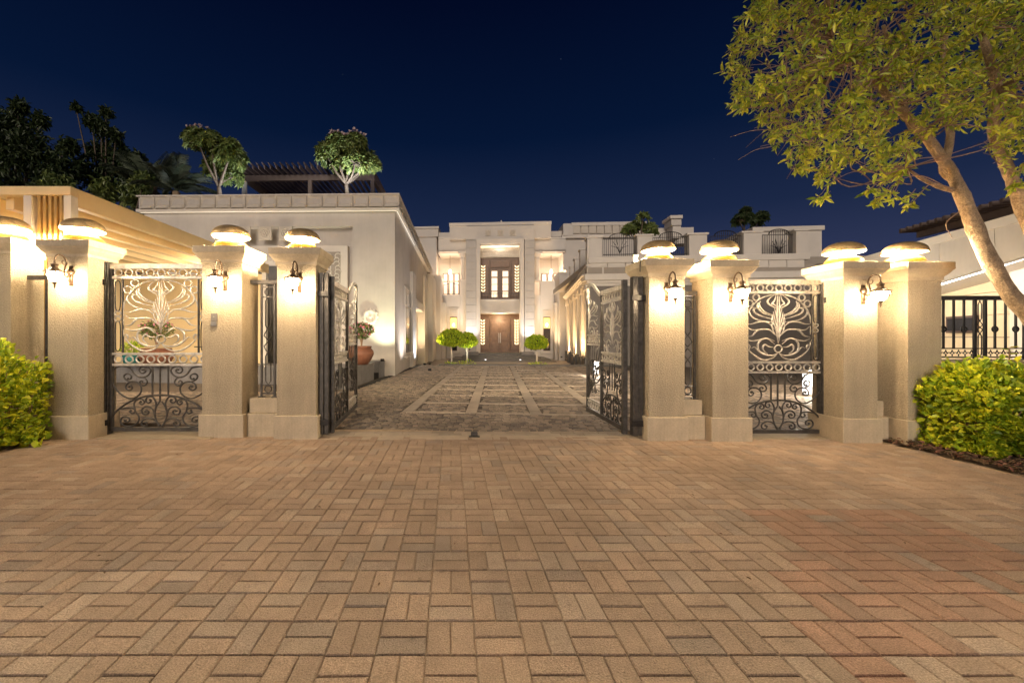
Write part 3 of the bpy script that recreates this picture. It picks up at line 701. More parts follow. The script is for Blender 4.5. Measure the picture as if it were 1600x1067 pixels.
# niche: carved panel in a pale frame
pu0, pz1 = LW.hit(384, 386, .28); pu1, _ = LW.hit(545, 386, .28)
fr = box('panel_frame', M['white'], lwo, pu0, pu1, .14, .3, -.1, pz1, .01)
cu0, cz1 = LW.hit(398, 394, .1); cu1, _ = LW.hit(536, 394, .1)
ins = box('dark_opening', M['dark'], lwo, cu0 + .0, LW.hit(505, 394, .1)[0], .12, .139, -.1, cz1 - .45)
lat = MB(); 
def curl(b, x, z, s_, y, m_=1):
    pts = []
    for k in range(15):
        a = k / 14 * 1.6 * math.pi; r = s_ * (.46 - .34 * k / 14); pts.append((x + m_ * r * math.cos(a), y, z + r * math.sin(a)))
    b.tube(pts, s_ * .07, 4)
u = LW.hit(506, 394, .1)[0]
for cxk in range(2):
    for r_ in range(9):
        curl(lat, u + .17 + cxk * .27, cz1 - .15 - r_ * .26, .27, .10, 1 if (cxk + r_) % 2 else -1)
        curl(lat, u + .17 + cxk * .27, cz1 - .15 - r_ * .26 - .13, .24, .10, -1 if (cxk + r_) % 2 else 1)
u2 = LW.hit(404, 394, .1)[0]
for cxk in range(16):
    for r_ in range(2): curl(lat, u2 + cxk * .15, cz1 - .1 - r_ * .19, .2, .10, 1 if (cxk + r_) % 2 else -1)
lat.build('carved_lattice', M['white'], lwo, True)['kind'] = 'stuff'
MB().box(u - .01, u + .53, .115, .138, -.1, cz1).build('lattice_backing', M['grey'], lwo)
# square rosettes
def rosette_sq(par, u, z, s_, v):
    fr_ = box('rosette_tile', M['carve'], par, u - s_ / 2, u + s_ / 2, v - .05, v, z - s_ / 2, z + s_ / 2, .008)
    b = MB(); b.tube([(u + s_ * .34 * math.cos(a * math.pi / 10), v - .055, z + s_ * .34 * math.sin(a * math.pi / 10)) for a in range(21)], s_ * .045, 5)
    for k in range(6):
        a = k * math.pi / 3; b.ball((u + s_ * .19 * math.cos(a), v - .055, z + s_ * .19 * math.sin(a)), s_ * .085, .02, s_ * .085, 8, 4)
    b.ball((u, v - .06, z), s_ * .07, .03, s_ * .07, 8, 4); b.build('rosette', M['carve'], fr_, True)
for px in (382, 415, 447):
    uu, zz = LW.hit(px, 365, 0); rosette_sq(lwo, uu, zz, .43, -.0)
# parapet
box('parapet_core', M['wing'], lwo, uL + .05, .10, -.10, .3, zL0, zP - .04); box('parapet_core', M['wing'], lwo, -.2, .10, .3, 16, zL0, zP - .04)
box('parapet_top', M['white'], lwo, uL, .17, -.17, .3, zP - .045, zP, .006); box('parapet_top', M['white'], lwo, -.2, .17, .3, 16, zP - .045, zP, .006)
box('cornice', M['white'], lwo, uL, .17, -.17, .25, zW - .02, zL0 + .02, .008); box('cornice', M['white'], lwo, -.2, .17, .25, 16, zW - .02, zL0 + .02, .008)
pw = (-(uL + .1) - .05) / 17 + .012
def scallop(w, h):
    b = MB(); n = 12; m_ = 7; vs = []; fs = []
    for j in range(m_ + 1):
        for i in range(n + 1):
            x = i / n; z = j / m_; e_ = abs(2 * x - 1); top = .42 * math.sqrt(max(0, 1 - e_ * e_))
            dep = (-.10 * (1 - z / top) if z < top and top > 0 else .075 * (1 - ((z - top) / (1 - top)) ** 2) * (1 - e_ ** 4))
            vs.append((x * w, dep, z * h))
    for j in range(m_):
        for i in range(n): a = j * (n + 1) + i; fs.append((a, a + 1, a + n + 2, a + n + 1))
    return b.add(vs, fs).mesh('parapet_panel', M['carve'])
sm = scallop(pw - .015, zP - .045 - zL0 - .02)
for k in range(17): inst('parapet_panel', sm, lwo, (uL + .12 + k * pw, -.14, zL0 + .02))
for k in range(24): inst('parapet_panel', sm, lwo, (.14, .0 + k * pw, zL0 + .02), (0, 0, R(90)))
box('led_strip', M['led'], lwo, uL + .1, .06, -.10, -.07, zW - .035, zW - .021); box('led_strip', M['led'], lwo, .06, .09, .0, 5, zW - .035, zW - .021)
# side wall: window, lit pier, recessed door bay, pilasters
va, _ = LW.side(632, .0); vb, _ = LW.side(642.5, 0); zt = CH + (HY - 446) * (13.5 + va) / FOC; zb_ = CH + (HY - 556) * (13.5 + va) / FOC
wn = box('window', M['white'], lwo, -.02, .035, va, vb, zb_, zt, .01)
box('glass_pane', M['glass'], wn, .036, .046, va + .12, vb - .12, zb_ + .1, zb_ + (zt - zb_) * .70); box('glass_pane', M['glass'], wn, .036, .046, va + .12, vb - .12, zb_ + (zt - zb_) * .73, zt - .1)
box('sill', M['white'], wn, .0, .12, va - .1, vb + .1, zb_ - .07, zb_ + .0)
def side_pil(pxa, pxb, ytop, u0, u1, m_='white', nm='pilaster'):
    a, ta = LW.side(pxa, u1); b, _ = LW.side(pxb, u1); z = CH + (HY - ytop) * ta / FOC
    return box(nm, M[m_], lwo, u0, u1, a, b, -.3, z, .01)
side_pil(645, 650, 424, -.3, .12)
side_pil(650, 672, 400, -.9, -.55, 'cream', 'recess_wall')
side_pil(664, 668.5, 430, -.6, .10)
side_pil(676, 684, 428, -.6, .35, 'facade'); side_pil(684.5, 690, 452, -.6, .42, 'facade')
box('lintel', M['white'], lwo, -.55, .08, v1 + .6, v1 + 4.5, 2.6, 3.0, .02); box('upper_wall', M['wing'], lwo, -.6, .0, v1, 16, 3.0, zW)
# round rosette on the front wall
uu, zz = LW.hit(579, 495, -.05)
t = thing('wall_medallion', LW.w(uu, -.01, zz), -LW.th, 'round scalloped stone medallion on the wing wall above the red flowers', 'medallion')
MB().lathe(0, 0, [(.0, -.03), (.06, -.05), (.07, -.03), (.15, -.03), (.155, -.09), (.21, -.10), (.235, -.08), (.24, 0)], 32, 'y').build('disc', M['white'], t, True)
lob = MB().ball((0, 0, 0), .045, .03, .045, 8, 5).mesh('lobe', M['white'], True)
for k in range(12): inst('lobe', lob, t, (.235 * math.cos(k * math.pi / 6), -.06, .235 * math.sin(k * math.pi / 6)))
MB().ball((0, -.06, 0), .03, .03, .03, 8, 6).build('boss', M['white'], t, True)
# uplights on the wing wall
def spotfix(name, loc, rot, energy, color, label, cone=110, par=None, cat='uplight', grp=None):
    t = thing(name, loc, 0, label, cat, grp)
    MB().lathe(0, 0, [(0, 0), (.06, 0), (.065, .07), (.05, .08), (.045, .055), (0, .055)], 14).build('housing', M['black'], t, True)
    lamp('lamp', 'SPOT', (0, 0, .12), energy, color, t, .05, rot, cone, .8)
    return t
spotfix('garden_uplight', LW.w(LW.hit(603, 560)[0], -.6, .50), aim((.02, .15, 1)), 70, (.95, 1, .62), 'small green-white uplight on the planter beside the terracotta pot')
spotfix('garden_uplight', LW.w(LW.hit(440, 560)[0], -.9, .50), aim((0, .12, 1)), 110, NEUT, 'hidden planter uplight below the square wall rosettes', 75)
spotfix('garden_uplight', LW.w(LW.hit(300, 560)[0], -1.0, .50), aim((0, .12, 1)), 110, NEUT, 'hidden planter uplight behind the left pedestrian gate', 75)
spotfix('garden_uplight', LW.w(1.0, 1.6, .03), aim((-.4, .0, 1)), 90, (1, .9, .82), 'ground uplight by the wing side wall, before its tall window')
spotfix('garden_uplight', LW.w(.55, LW.side(647, .1)[0] + .1, .03), aim((-.3, .1, 1)), 70, COOL, 'ground uplight at the foot of the white pilaster')
spotfix('garden_uplight', LW.w(.5, 8.2, -.2), aim((-.3, .3, 1)), 200, WARM2, 'ground uplight in the recessed side bay of the left wing')

# side wall lamp
vv, tt = LW.side(672, .12)
t = thing('side_wall_lamp', LW.w(.14, vv, CH + (HY - 500) * tt / FOC), -LW.th, 'glowing glass wall lamp on the far left pilaster', 'wall lamp')
MB().lathe(.12, 0, [(0, -.05), (.05, -.04), (.06, .0), (.055, .25), (0, .26)], 10).build('glass', M['bulb'], t, True)
box('bracket', M['black'], t, -.02, .14, -.03, .03, -.16, -.05)

# planters in front of the wing, aligned with the drive
def planter(v0, v1_, u0, u1, z, label):
    t = thing('stone_planter', (0, 0, 0), -DT, label, 'planter')
    box('core', M['granite'], t, u0 + .03, u1 - .022, v0 + .022, v1_ - .02, -.1, z - .05); box('coping', M['granite'], t, u0, u1 + .02, v0 - .02, v1_ + .02, z - .05, z, .006)
    n = max(1, int((v1_ - v0) / .34))
    for k in range(n): a = v0 + (v1_ - v0) * k / n; box('cladding_slab', M['granite'], t, u1 - .02, u1, a + .004, a + (v1_ - v0) / n - .004, -.02, z - .052, .003)
    n = int((u1 - u0) / .5)
    for k in range(n): a = u0 + (u1 - u0) * k / n; box('cladding_slab', M['granite'], t, a + .004, a + (u1 - u0) / n - .004, v0, v0 + .02, -.02, z - .052, .003)
    return t
planter(9.75, 12.0, -4.1, UB - .15, .50, 'long grey stone planter carrying the terracotta pot')
planter(12.55, 13.4, -4.6, UB - .15, .50, 'short grey stone planter at the corner of the left wing')
planter(10.6, 11.6, -11.5, -4.15, .48, 'dark stone planter seen through the left pedestrian gate')
bench = box('ledge', M['slab'], None, -4.0, UB - .16, 12.02, 12.53, -.1, .16); bench.rotation_euler = (0, 0, -DT); tag(bench, kind='structure')

def leaves_blob(c, rx, ry, rz, n, l, w, shell=.55, seed=1, up=.3, lob=0, flat=1):
    r = random.Random(seed); b = MB()
    for _ in range(n):
        while True:
            v = Vector((r.uniform(-1, 1), r.uniform(-1, 1), r.uniform(-1, 1)))
            if .05 < v.length < 1: break
        q = v.normalized() * (shell + (1 - shell) * r.random() ** .6)
        if q.z < 0: q.z *= flat
        if lob: q *= 1 + lob * math.sin(v.normalized().x * 7 + seed) * math.cos(v.normalized().z * 6 + v.normalized().y * 5)
        p = Vector((c[0] + q.x * rx, c[1] + q.y * ry, c[2] + q.z * rz))
        d_ = (v.normalized() + Vector((r.gauss(0, .6), r.gauss(0, .6), r.gauss(0, .6) + up))).normalized()
        nr = (v.normalized() + Vector((r.gauss(0, .5), r.gauss(0, .5), r.gauss(0, .5) + .5))).normalized()
        s_ = r.uniform(.65, 1.2); b.leaf(p, d_, nr, l * s_, w * s_)
    return b
def pot(loc, r_, h, label, cat='pot'):
    t = thing('terracotta_pot', loc, 0, label, cat)
    MB().lathe(0, 0, [(0, 0), (.55 * r_, 0), (.80 * r_, .25 * h), (1.0 * r_, .55 * h), (.98 * r_, .72 * h), (.80 * r_, .88 * h), (.76 * r_, .90 * h), (.84 * r_, .93 * h), (.84 * r_, h), (.72 * r_, h), (.7 * r_, .9 * h), (0, .9 * h)], 28).build('urn', M['terracotta'], t, True)
    MB().lathe(0, 0, [(.70 * r_, .91 * h), (0, .93 * h)], 16).build('soil', M['soil'], t)
    return t
def shrub(loc, h, r_, label, flowers='petal', nf=60, seed=3, m_='leaf_plum', nl=500):
    t = thing('flowering_shrub', loc, 0, label, 'shrub')
    b = MB(); r = random.Random(seed)
    for k in range(6):
        a = k * 1.05; b.tube(smooth_path([(0, 0, 0), (.1 * r_ * math.cos(a), .1 * r_ * math.sin(a), .35 * h), (.6 * r_ * math.cos(a), .6 * r_ * math.sin(a), .8 * h)], 3), lambda q: .018 - .01 * q, 5)
    b.build('stem', M['twig'], t, True)
    leaves_blob((0, 0, h * .74), r_, r_, h * .30, nl, .09, .045, .4, seed, lob=.15).build('foliage', M[m_], t)
    leaves_blob((0, 0, h * .82), r_ * 1.02, r_ * 1.02, h * .27, nf, .07, .07, .85, seed + 1).build('flowers', M[flowers], t)
    return t
pp = P(566, 566, 11.4); pot((pp.x - .05, 11.4, .50), .36, .50, 'large terracotta pot on the long planter, partly behind the left leaf')
shrub((pp.x - .02, 11.4, .95), .62, .30, 'red flowering shrub in the terracotta pot by the wing wall', seed=5, nf=110)
pp = P(228, 566, 10.9); pot((pp.x, 11.3, .48), .42, .46, 'terracotta pot seen through the left pedestrian gate'); shrub((pp.x, 11.3, .9), .72, .38, 'pink flowering shrub seen through the left pedestrian gate', seed=9, nf=55)
pp = P(190, 560, 10.9); t = thing('glazed_pot', (pp.x, 11.25, .48), 0, 'blue-green glazed pot of leaves seen low through the left pedestrian gate', 'pot')
MB().lathe(0, 0, [(0, 0), (.16, 0), (.22, .2), (.2, .32), (.18, .32), (0, .3)], 18).build('urn', mat('teal_glaze', (.03, .16, .16), .25, var=.1), t, True)
leaves_blob((0, 0, .42), .24, .24, .16, 160, .12, .05, .3, 4).build('foliage', M['leaf_top'], t)

# ------------------------------------------------------------------ central facade
FC = Fr(782, 30, 4.0)
fo = thing('mansion', FC.loc(), -FC.th, 'pale stone mansion front with tall framed entrance at the end of the drive', 'building')
def X8(z): return 680 + z / 4.445
def Y8(z): return 340 + z / 4.445
def f8(nm, m_, a, b, c, d_, off, th, bev=0, par=None): return fbox(nm, M[m_], par or fo, FC, X8(a), Y8(b), X8(c), Y8(d_), off, th, bev)
f8('parapet', 'facade', 100, 42, 805, 140, .35, 4); f8('parapet_coping', 'white', 97, 38, 808, 46, .28, 4.2, .01)
f8('attic_wall', 'facade', 213, 66, 690, 150, .0, .34)
# stone blocks beside the frame
for (a, c) in ((213, 284), (621, 690)):
    ys = [150] + [164 + 49.0 * k for k in range(16)] + [940]
    for k in range(len(ys) - 1):
        f8('stone_block', 'limestone', a, ys[k] + .8, c, ys[k + 1] - .8, .0, .5, .012)
    f8('wall_core', 'facade', a, 150, c, 940, .05, .6)
f8('portal_frame', 'white', 285, 150, 617, 178, -.18, .7, .01); f8('portal_frame', 'white', 285, 178, 313, 940, -.18, .7, .01); f8('portal_frame', 'white', 590, 178, 617, 940, -.18, .7, .01)
f8('soffit_light', 'pane', 316, 182, 588, 206, 1.15, .05)
f8('recess_wall', 'white', 313, 150, 590, 282, 1.25, .2); f8('side_reveal', 'white', 309, 178, 314, 940, .52, 1.0); f8('side_reveal', 'white', 589, 178, 594, 940, .52, 1.0)
f8('lattice_band', 'carve', 316, 222, 588, 276, 1.10, .12, .01)
f8('balcony_slab', 'white', 313, 572, 588, 664, .15, 1.0, .02); f8('balcony_moulding', 'white', 310, 568, 590, 580, .08, 1.0, .01); f8('balcony_moulding', 'white', 310, 650, 590, 664, .08, 1.0, .01)
lz = MB()
for (y0, y1, off, ny) in ((228, 268, 1.09, 4), (590, 640, .14, 4)):
    ua, za = FC.hit(X8(320), Y8(y0), off); ub, zb2 = FC.hit(X8(584), Y8(y1), off); n = 26; dx = (ub - ua) / n; dz = (za - zb2) / ny
    for i in range(n):
        for j in range(ny):
            cx, cz = ua + dx * (i + .5), zb2 + dz * (j + .5)
            s_ = .42; lz.tube([(cx - dx * s_, off - .02, cz), (cx, off - .02, cz + dz * s_), (cx + dx * s_, off - .02, cz), (cx, off - .02, cz - dz * s_), (cx - dx * s_, off - .02, cz)], .022, 4)
lz.build('fretwork', M['white'], fo)['kind'] = 'stuff'
# wood screens and doors
f8('wood_screen', 'wood', 313, 276, 590, 575, 1.2, .15); f8('wood_screen', 'wood', 313, 660, 590, 940, 1.2, .15)
dr = f8('upper_door', 'wood', 378, 352, 523, 568, 1.12, .08, .02)
for (a, c) in ((392, 431), (468, 507)):
    for (y0, y1) in ((372, 410), (420, 462), (466, 508), (516, 553)):
        f8('glass_pane', 'pane', a, y0, c, y1, 1.09, .03, par=dr)
    f8('door_leaf', 'wood', a - 10, 362, a - 4, 560, 1.07, .05, par=dr); f8('door_leaf', 'wood', c + 4, 362, c + 10, 560, 1.07, .05, par=dr)
dr = f8('front_door', 'wood', 372, 708, 524, 938, 1.14, .06, .02)
for (a, c) in ((378, 446), (450, 518)):
    lf = f8('door_leaf', 'wood', a, 715, c, 936, 1.08, .06, .02, dr)
    for k in range(3): f8('door_panel', 'wood', a + 10, 728 + 70 * k, c - 10, 784 + 70 * k, 1.05, .03, .015, dr)
f8('door_handle', 'steel', 441, 800, 444, 870, 1.03, .03, par=dr); f8('door_handle', 'steel', 452, 800, 455, 870, 1.03, .03, par=dr)
for (a, c) in ((320, 372), (530, 582)):
    f8('wood_panel', 'wood', a, 300, c, 552, 1.14, .05, .02); f8('wood_panel', 'wood', a - 3, 690, c + 3, 920, 1.14, .05, .02)
f8('wood_panel', 'wood', 384, 300, 518, 345, 1.12, .05, .02)
lf_me = None
def leafcol(cx, y0, y1, n):
    for k in range(n):
        for s_ in (-1, 1):
            y = y0 + (y1 - y0) * (k + .5) / n
            ua, za = FC.hit(X8(cx), Y8(y), 1.06); b = MB()
            b.leaf(Vector((ua + s_ * .015, 1.06, za - .09)), Vector((s_ * .6, 0, .75)), Vector((0, -1, .0)), .23, .10, 0)
            b.build('glowing_leaf', M['leafglow'], fo)
for cx in (333, 567): leafcol(cx, 330, 518, 9)
for cx in (330, 565): leafcol(cx, 706, 884, 9)
# rosettes
for a in (368, 453, 538):
    uu, zz = FC.hit(X8(a), Y8(107), 0); rosette_sq(fo, uu, zz, .42, .0)
# railing in front of the upper door
b = MB()
for k in range(13):
    uu, z1 = FC.hit(X8(325 + k * 20), Y8(530), .25); _, z0 = FC.hit(X8(325), Y8(570), .25); b.box(uu - .008, uu + .008, .24, .256, z0, z1)
ua, z1 = FC.hit(X8(318), Y8(528), .25); ub, _ = FC.hit(X8(586), Y8(528), .25); b.box(ua, ub, .235, .26, z1 - .02, z1 + .015)
b.build('door_railing', M['black'], fo)
# bays with loggias
def bay(sgn, a0, a1, o0, o1, c0, c1, pw0, pw1, r0, r1, w0, w1):
    # a: outer wall extent, o: opening, c: column
    lo, hi = min(a0, a1), max(a0, a1)
    f8('bay_lintel', 'facade', lo, 143, hi, 236, .8, .35, .01)
    f8('bay_coping', 'white', lo, 138, hi, 146, .75, .6)
    f8('bay_wall', 'facade', lo, 536, hi, 1000, .8, .35, .01)
    f8('bay_pier', 'facade', min(o1, c1), 440, max(o1, c1), 1000, .72, .4, .01)
    f8('loggia_ceiling', 'white', lo, 236, hi, 246, 1.2, 3)
    # opening interior
    _, zc = FC.hit(X8(lo), Y8(236), .8); _, zf = FC.hit(X8(lo), Y8(536), .8)
    u0, _ = FC.hit(X8(lo), 400, .8); u1, _ = FC.hit(X8(hi), 400, .8)
    box('loggia_slab', M['white'], fo, u0, u1, .8, 3.6, zc, zc + .12); box('loggia_floor', M['white'], fo, u0, u1, 1.15, 3.6, zf - .15, zf)
    box('loggia_back_wall', M['white'], fo, u0 - .4, u1 + .4, 3.6, 3.8, zf - .2, zc + .1)
    ub0 = FC.hit(X8(w0), 400, 3.55)[0]; ub1 = FC.hit(X8(w1), 400, 3.55)[0]
    for k in range(3):
        ww = (ub1 - ub0) / 3; pn = box('loggia_window', M['wood'], fo, ub0 + ww * k + .03, ub0 + ww * (k + 1) - .03, 3.5, 3.6, zf, zf + (zc - zf) * .62)
        box('pane', M['pane'], pn, ub0 + ww * k + .09, ub0 + ww * (k + 1) - .09, 3.47, 3.5, zf + .1, zf + (zc - zf) * .40); box('pane', M['pane'], pn, ub0 + ww * k + .09, ub0 + ww * (k + 1) - .09, 3.47, 3.5, zf + (zc - zf) * .43, zf + (zc - zf) * .6)
    # column
    cc = (c0 + c1) / 2; cu, _ = FC.hit(X8(cc), 400, .85); _, zct = FC.hit(X8(cc), Y8(250), .85); _, zcb = FC.hit(X8(cc), Y8(440), .85)
    MB().lathe(cu, 1.02, [(.17, zcb), (.17, zct - .45), (.2, zct - .42), (.2, zct - .36), (.17, zct - .33), (.22, zct - .22), (.28, zct - .1), (.28, zct)], 18).build('column', M['white'], fo, True)
    box('column_abacus', M['white'], fo, cu - .36, cu + .36, .72, 1.4, zct - .02, zc, .02); box('column_base', M['white'], fo, cu - .26, cu + .26, .72, 1.3, zcb - .02, zcb + .08, .01)
    # railing with an arched top
    ra, z0 = FC.hit(X8(r0), Y8(534), .95); rb, z1 = FC.hit(X8(r1), Y8(465), .95); rl = MB().box(ra, rb, .93, .96, z0 + .02, z0 + .05).build('balcony_railing', M['black'], fo)
    for k in range(14):
        q = k / 13; x = ra + (rb - ra) * q; h = z1 + .12 * math.sin(math.pi * q) ** 2; box('baluster', M['black'], rl, x - .01, x + .01, .935, .955, z0, h)
    MB().tube([(ra + (rb - ra) * q / 12, .945, z1 + .12 * math.sin(math.pi * q / 12) ** 2) for q in range(13)], .02, 5).build('hand_rail', M['black'], rl)
    # pendant and lights
    pu, pz = FC.hit(X8(pw0), Y8(380), 2.0)
    t = thing('pendant_lamp', FC.w(pu, 2.0, pz), -FC.th, 'glowing pendant lamp in the %s loggia of the mansion' % ('left' if sgn < 0 else 'right'), 'pendant lamp', 'loggia pendants')
    MB().lathe(0, 0, [(0, -.16), (.06, -.13), (.11, 0), (.07, .12), (.02, .2), (0, .2)], 12).build('glass_bell', M['bulb'], t, True)
    box('rod', M['bronze'], t, -.012, .012, -.012, .012, .2, zc - pz)
    lamp('glow', 'POINT', (0, -.3, -.35), 45, (1, .70, .48), t, .15)
bay(-1, 22, 213, 8, 175, 172, 213, 103, 0, 60, 168, 52, 170)
bay(1, 690, 908, 735, 910, 690, 730, 805, 0, 737, 850, 735, 860)
# bay windows below
def baywin(a, c, lit0, lit1, full):
    fr_ = f8('tall_window', 'white', a - 6, 628, c + 6, 936, .74, .08, .01); f8('carved_head', 'carve', a + 4, 640, c - 4, 684, .70, .06, .01, fr_)
    f8('dark_frame', 'wood', lit0 - 3, 690, lit1 + 3, 925, .70, .05, 0, fr_)
    f8('lit_pane', 'amber', lit0, 697, lit1, 768, .67, .03, 0, fr_); f8('lower_pane', 'amber' if full else 'glass', lit0, 774, lit1, 850, .67, .03, 0, fr_); f8('lower_pane', 'glass', lit0, 854, lit1, 920, .67, .03, 0, fr_)
    f8('window_sill', 'white', a - 8, 930, c + 8, 944, .6, .2, .01, fr_)
    uu, zz = FC.hit(X8((lit0 + lit1) / 2), Y8(745), .64); MB().ball((uu, .62, zz), .05, .04, .10, 10, 6).build('pendant_glow', M['bulb'], fr_, True)
baywin(98, 160, 106, 149, False); baywin(742, 812, 754, 797, False)
# outer masses of the facade
f8('outer_parapet', 'facade', -160, 70, 22, 132, 1.6, 2); f8('outer_coping', 'white', -160, 64, 25, 74, 1.5, 2.2); f8('outer_wall', 'facade', -160, 132, 10, 1010, 1.75, 2)
f8('side_pilaster', 'facade', -30, 400, 38, 1000, -.8, 2.2, .02); f8('side_pilaster', 'white', 36, 590, 72, 1000, -.2, .9, .02)
f8('side_pilaster', 'white', 832, 590, 864, 1000, -.2, .9, .02); f8('side_pilaster', 'facade', 862, 385, 960, 1010, -1.0, 2.4, .02); f8('pilaster_cap', 'white', 858, 380, 964, 392, -1.08, 2.5, .01)
f8('outer_wall', 'facade', 908, 130, 1010, 1000, 1.2, 1.0); f8('link_parapet', 'facade', 805, 95, 895, 132, 1.3, 2)
f8('link_parapet', 'facade', 25, 105, 102, 142, 1.3, 2)
# right upper parapet of the facade
for k in range(9): fbox('parapet_panel', M['carve'], fo, FC, 896 + k * 12.2, 351 , 907 + k * 12.2, 364.5, .95, .2, .02)
fbox('parapet_core', M['facade'], fo, FC, 880, 349.5, 1010, 372, 1.1, 2); fbox('parapet_core', M['facade'], fo, FC, 880, 352, 896, 368, .8, 2, .01); fbox('parapet_coping', M['white'], fo, FC, 893, 348, 1010, 351, .9, 2.3)
fbox('upper_wall', M['facade'], fo, FC, 880, 371, 1030, 420, 1.15, 2); fbox('parapet_coping', M['white'], fo, FC, 878, 367, 1010, 370, .85, 2.3)
# finial
uu, zz = FC.hit(783.5, 349, .3); MB().lathe(uu, .5, [(.03, zz), (.03, zz + .12), (.07, zz + .15), (.05, zz + .25), (0, zz + .3)], 8).build('roof_finial', M['white'], fo, True)
# steps
zp = FC.hit(782, 551, .2)[1]
for k in range(5):
    ua = FC.hit(X8(208 + (0 if k > 2 else 30)), 550, 0)[0]; ub = FC.hit(X8(690 - (0 if k > 2 else 30)), 550, 0)[0]
    sp = box('entrance_step', M['dark'], fo, ua - .25 * k, ub + .25 * k, -.9 - .55 * k, 1.2, -.5, zp - .10 * (k + 1) + .1, .012)
for (a, c) in ((208, 300), (600, 690)): f8('step_cheek', 'granite', a, 934, c, 990, -1.3, 1.1, .02)
for s_ in (-1, 1): box('step_light', M['ledw'], fo, s_ * 1.1 - .05, s_ * 1.1 + .05, -3.3, -3.25, zp - .33, zp - .30)
# facade lighting
for (px, s_) in ((734, 'left'), (828, 'right')):
    uu = FC.hit(px, 545, 0)[0]
    spotfix('entrance_uplight', FC.w(uu, -.75, zp + .22), aim((0, .16, 1)), 110, COOL, 'cool white uplight at the %s foot of the entrance portal' % s_, 80, grp='uplights of the portal')
for (px, s_) in ((716, 'left'), (850, 'right')):
    uu = FC.hit(px, 560, 0)[0]
    spotfix('bay_uplight', FC.w(uu, -1.2, -.3), aim((0, .2, 1)), 260, WARM2, 'warm uplight below the %s loggia bay' % s_, 100, grp='uplights of the bays')
lamp('portal_fill', 'POINT', (FC.w(0, .7, FC.hit(782, 375, .7)[1])), 30, NEUT, None, .1)  # two unseen lamps added to lift the light inside the portal
lamp('portal_fill', 'POINT', (FC.w(0, .2, FC.hit(782, 498, .2)[1])), 40, WARM2, None, .1)

# topiary trees before the entrance
def topiary(px, pyc, rx, rz, d, label, n, seed, bx=None):
    c = P(px, pyc, d); zb2 = -.36; r_ = rx * d / FOC; h = rz * d / FOC
    t = thing('topiary_tree', (c.x, d, zb2), 0, label, 'topiary', 'clipped lollipop trees before the entrance')
    b = MB(); b.tube(smooth_path([(0, 0, 0), (.03, 0, .5), (-.02, .02, c.z - zb2)], 4), .05, 8); b.build('trunk', M['white'], t, True)
    b = leaves_blob((0, 0, c.z - zb2), r_, r_, h, n, .12, .075, .78, seed, .2, .10, .45)
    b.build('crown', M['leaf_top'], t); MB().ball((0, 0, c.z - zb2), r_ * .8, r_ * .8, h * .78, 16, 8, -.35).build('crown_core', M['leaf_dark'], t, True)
    lamp('glow', 'SPOT', (.2, -1.5, .06), 260, (1, .95, .70), t, .05, aim((-.1, .75, 1)), 90, .7)
    t2 = leaves_blob((0, -.3, .12), .45, .3, .14, 110, .13, .05, .2, seed + 5).build('underplanting', M['leaf_top'], t); t2['kind'] = 'stuff'
    return t
topiary(705, 532, 20.5, 16, 22.5, 'large clipped round tree nearest the drive, left of the entrance', 3800, 1)
topiary(729, 535, 15.5, 14.5, 24.2, 'smaller clipped round tree behind the large one, left of the entrance', 2400, 2)
topiary(838, 538, 16.5, 13.5, 22.5, 'clipped round tree right of the entrance', 2600, 3)

# ------------------------------------------------------------------ right terrace building
RT = Fr(917, 18, 6.0)
ro = thing('terrace_wing', RT.loc(), -RT.th, 'terrace building with balustrade and deep cornice behind the right piers', 'building')
def rbox(nm, m_, a, b, c, d_, off, th, bev=0, par=None): return fbox(nm, M[m_], par or ro, RT, a, b, c, d_, off, th, bev)
M['taupe'] = mat('taupe_wall', (.20, .18, .165), .9, bump=.1, bscale=10, var=.1)  # one even wall tone, darker than the grey wall
rbox('front_wall', 'taupe', 921, 443, 1340, 598, .0, .5)
rbox('cornice', 'white', 914, 428, 1280, 433, -.22, .8, .02); rbox('cornice', 'white', 917, 433, 1276, 438, -.12, .7, .02); rbox('cornice', 'white', 920, 438, 1274, 443, -.05, .6, .02)
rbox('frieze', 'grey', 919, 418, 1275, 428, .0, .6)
rbox('ledge', 'white', 920, 402, 1266, 405, -.08, .7, .01)
for k in range(12): rbox('frieze_panel', 'facade', 922 + k * 28, 405.5, 949 + k * 28, 417.5, -.02 - .01 * (k % 2), .4, .01)
zled = RT.hit(1000, 403, 0)[1]
posts = [(921, 941, 370), (996, 1019, 368), (1077, 1105, 366), (1162, 1190, 363), (1244, 1263, 360)]
for (a, c, y) in posts: rbox('balustrade_post', 'facade', a, y, c, 402, .02, .5, .012); rbox('post_cap', 'white', a - 3, y - 2, c + 3, y, -.03, .6, .008)
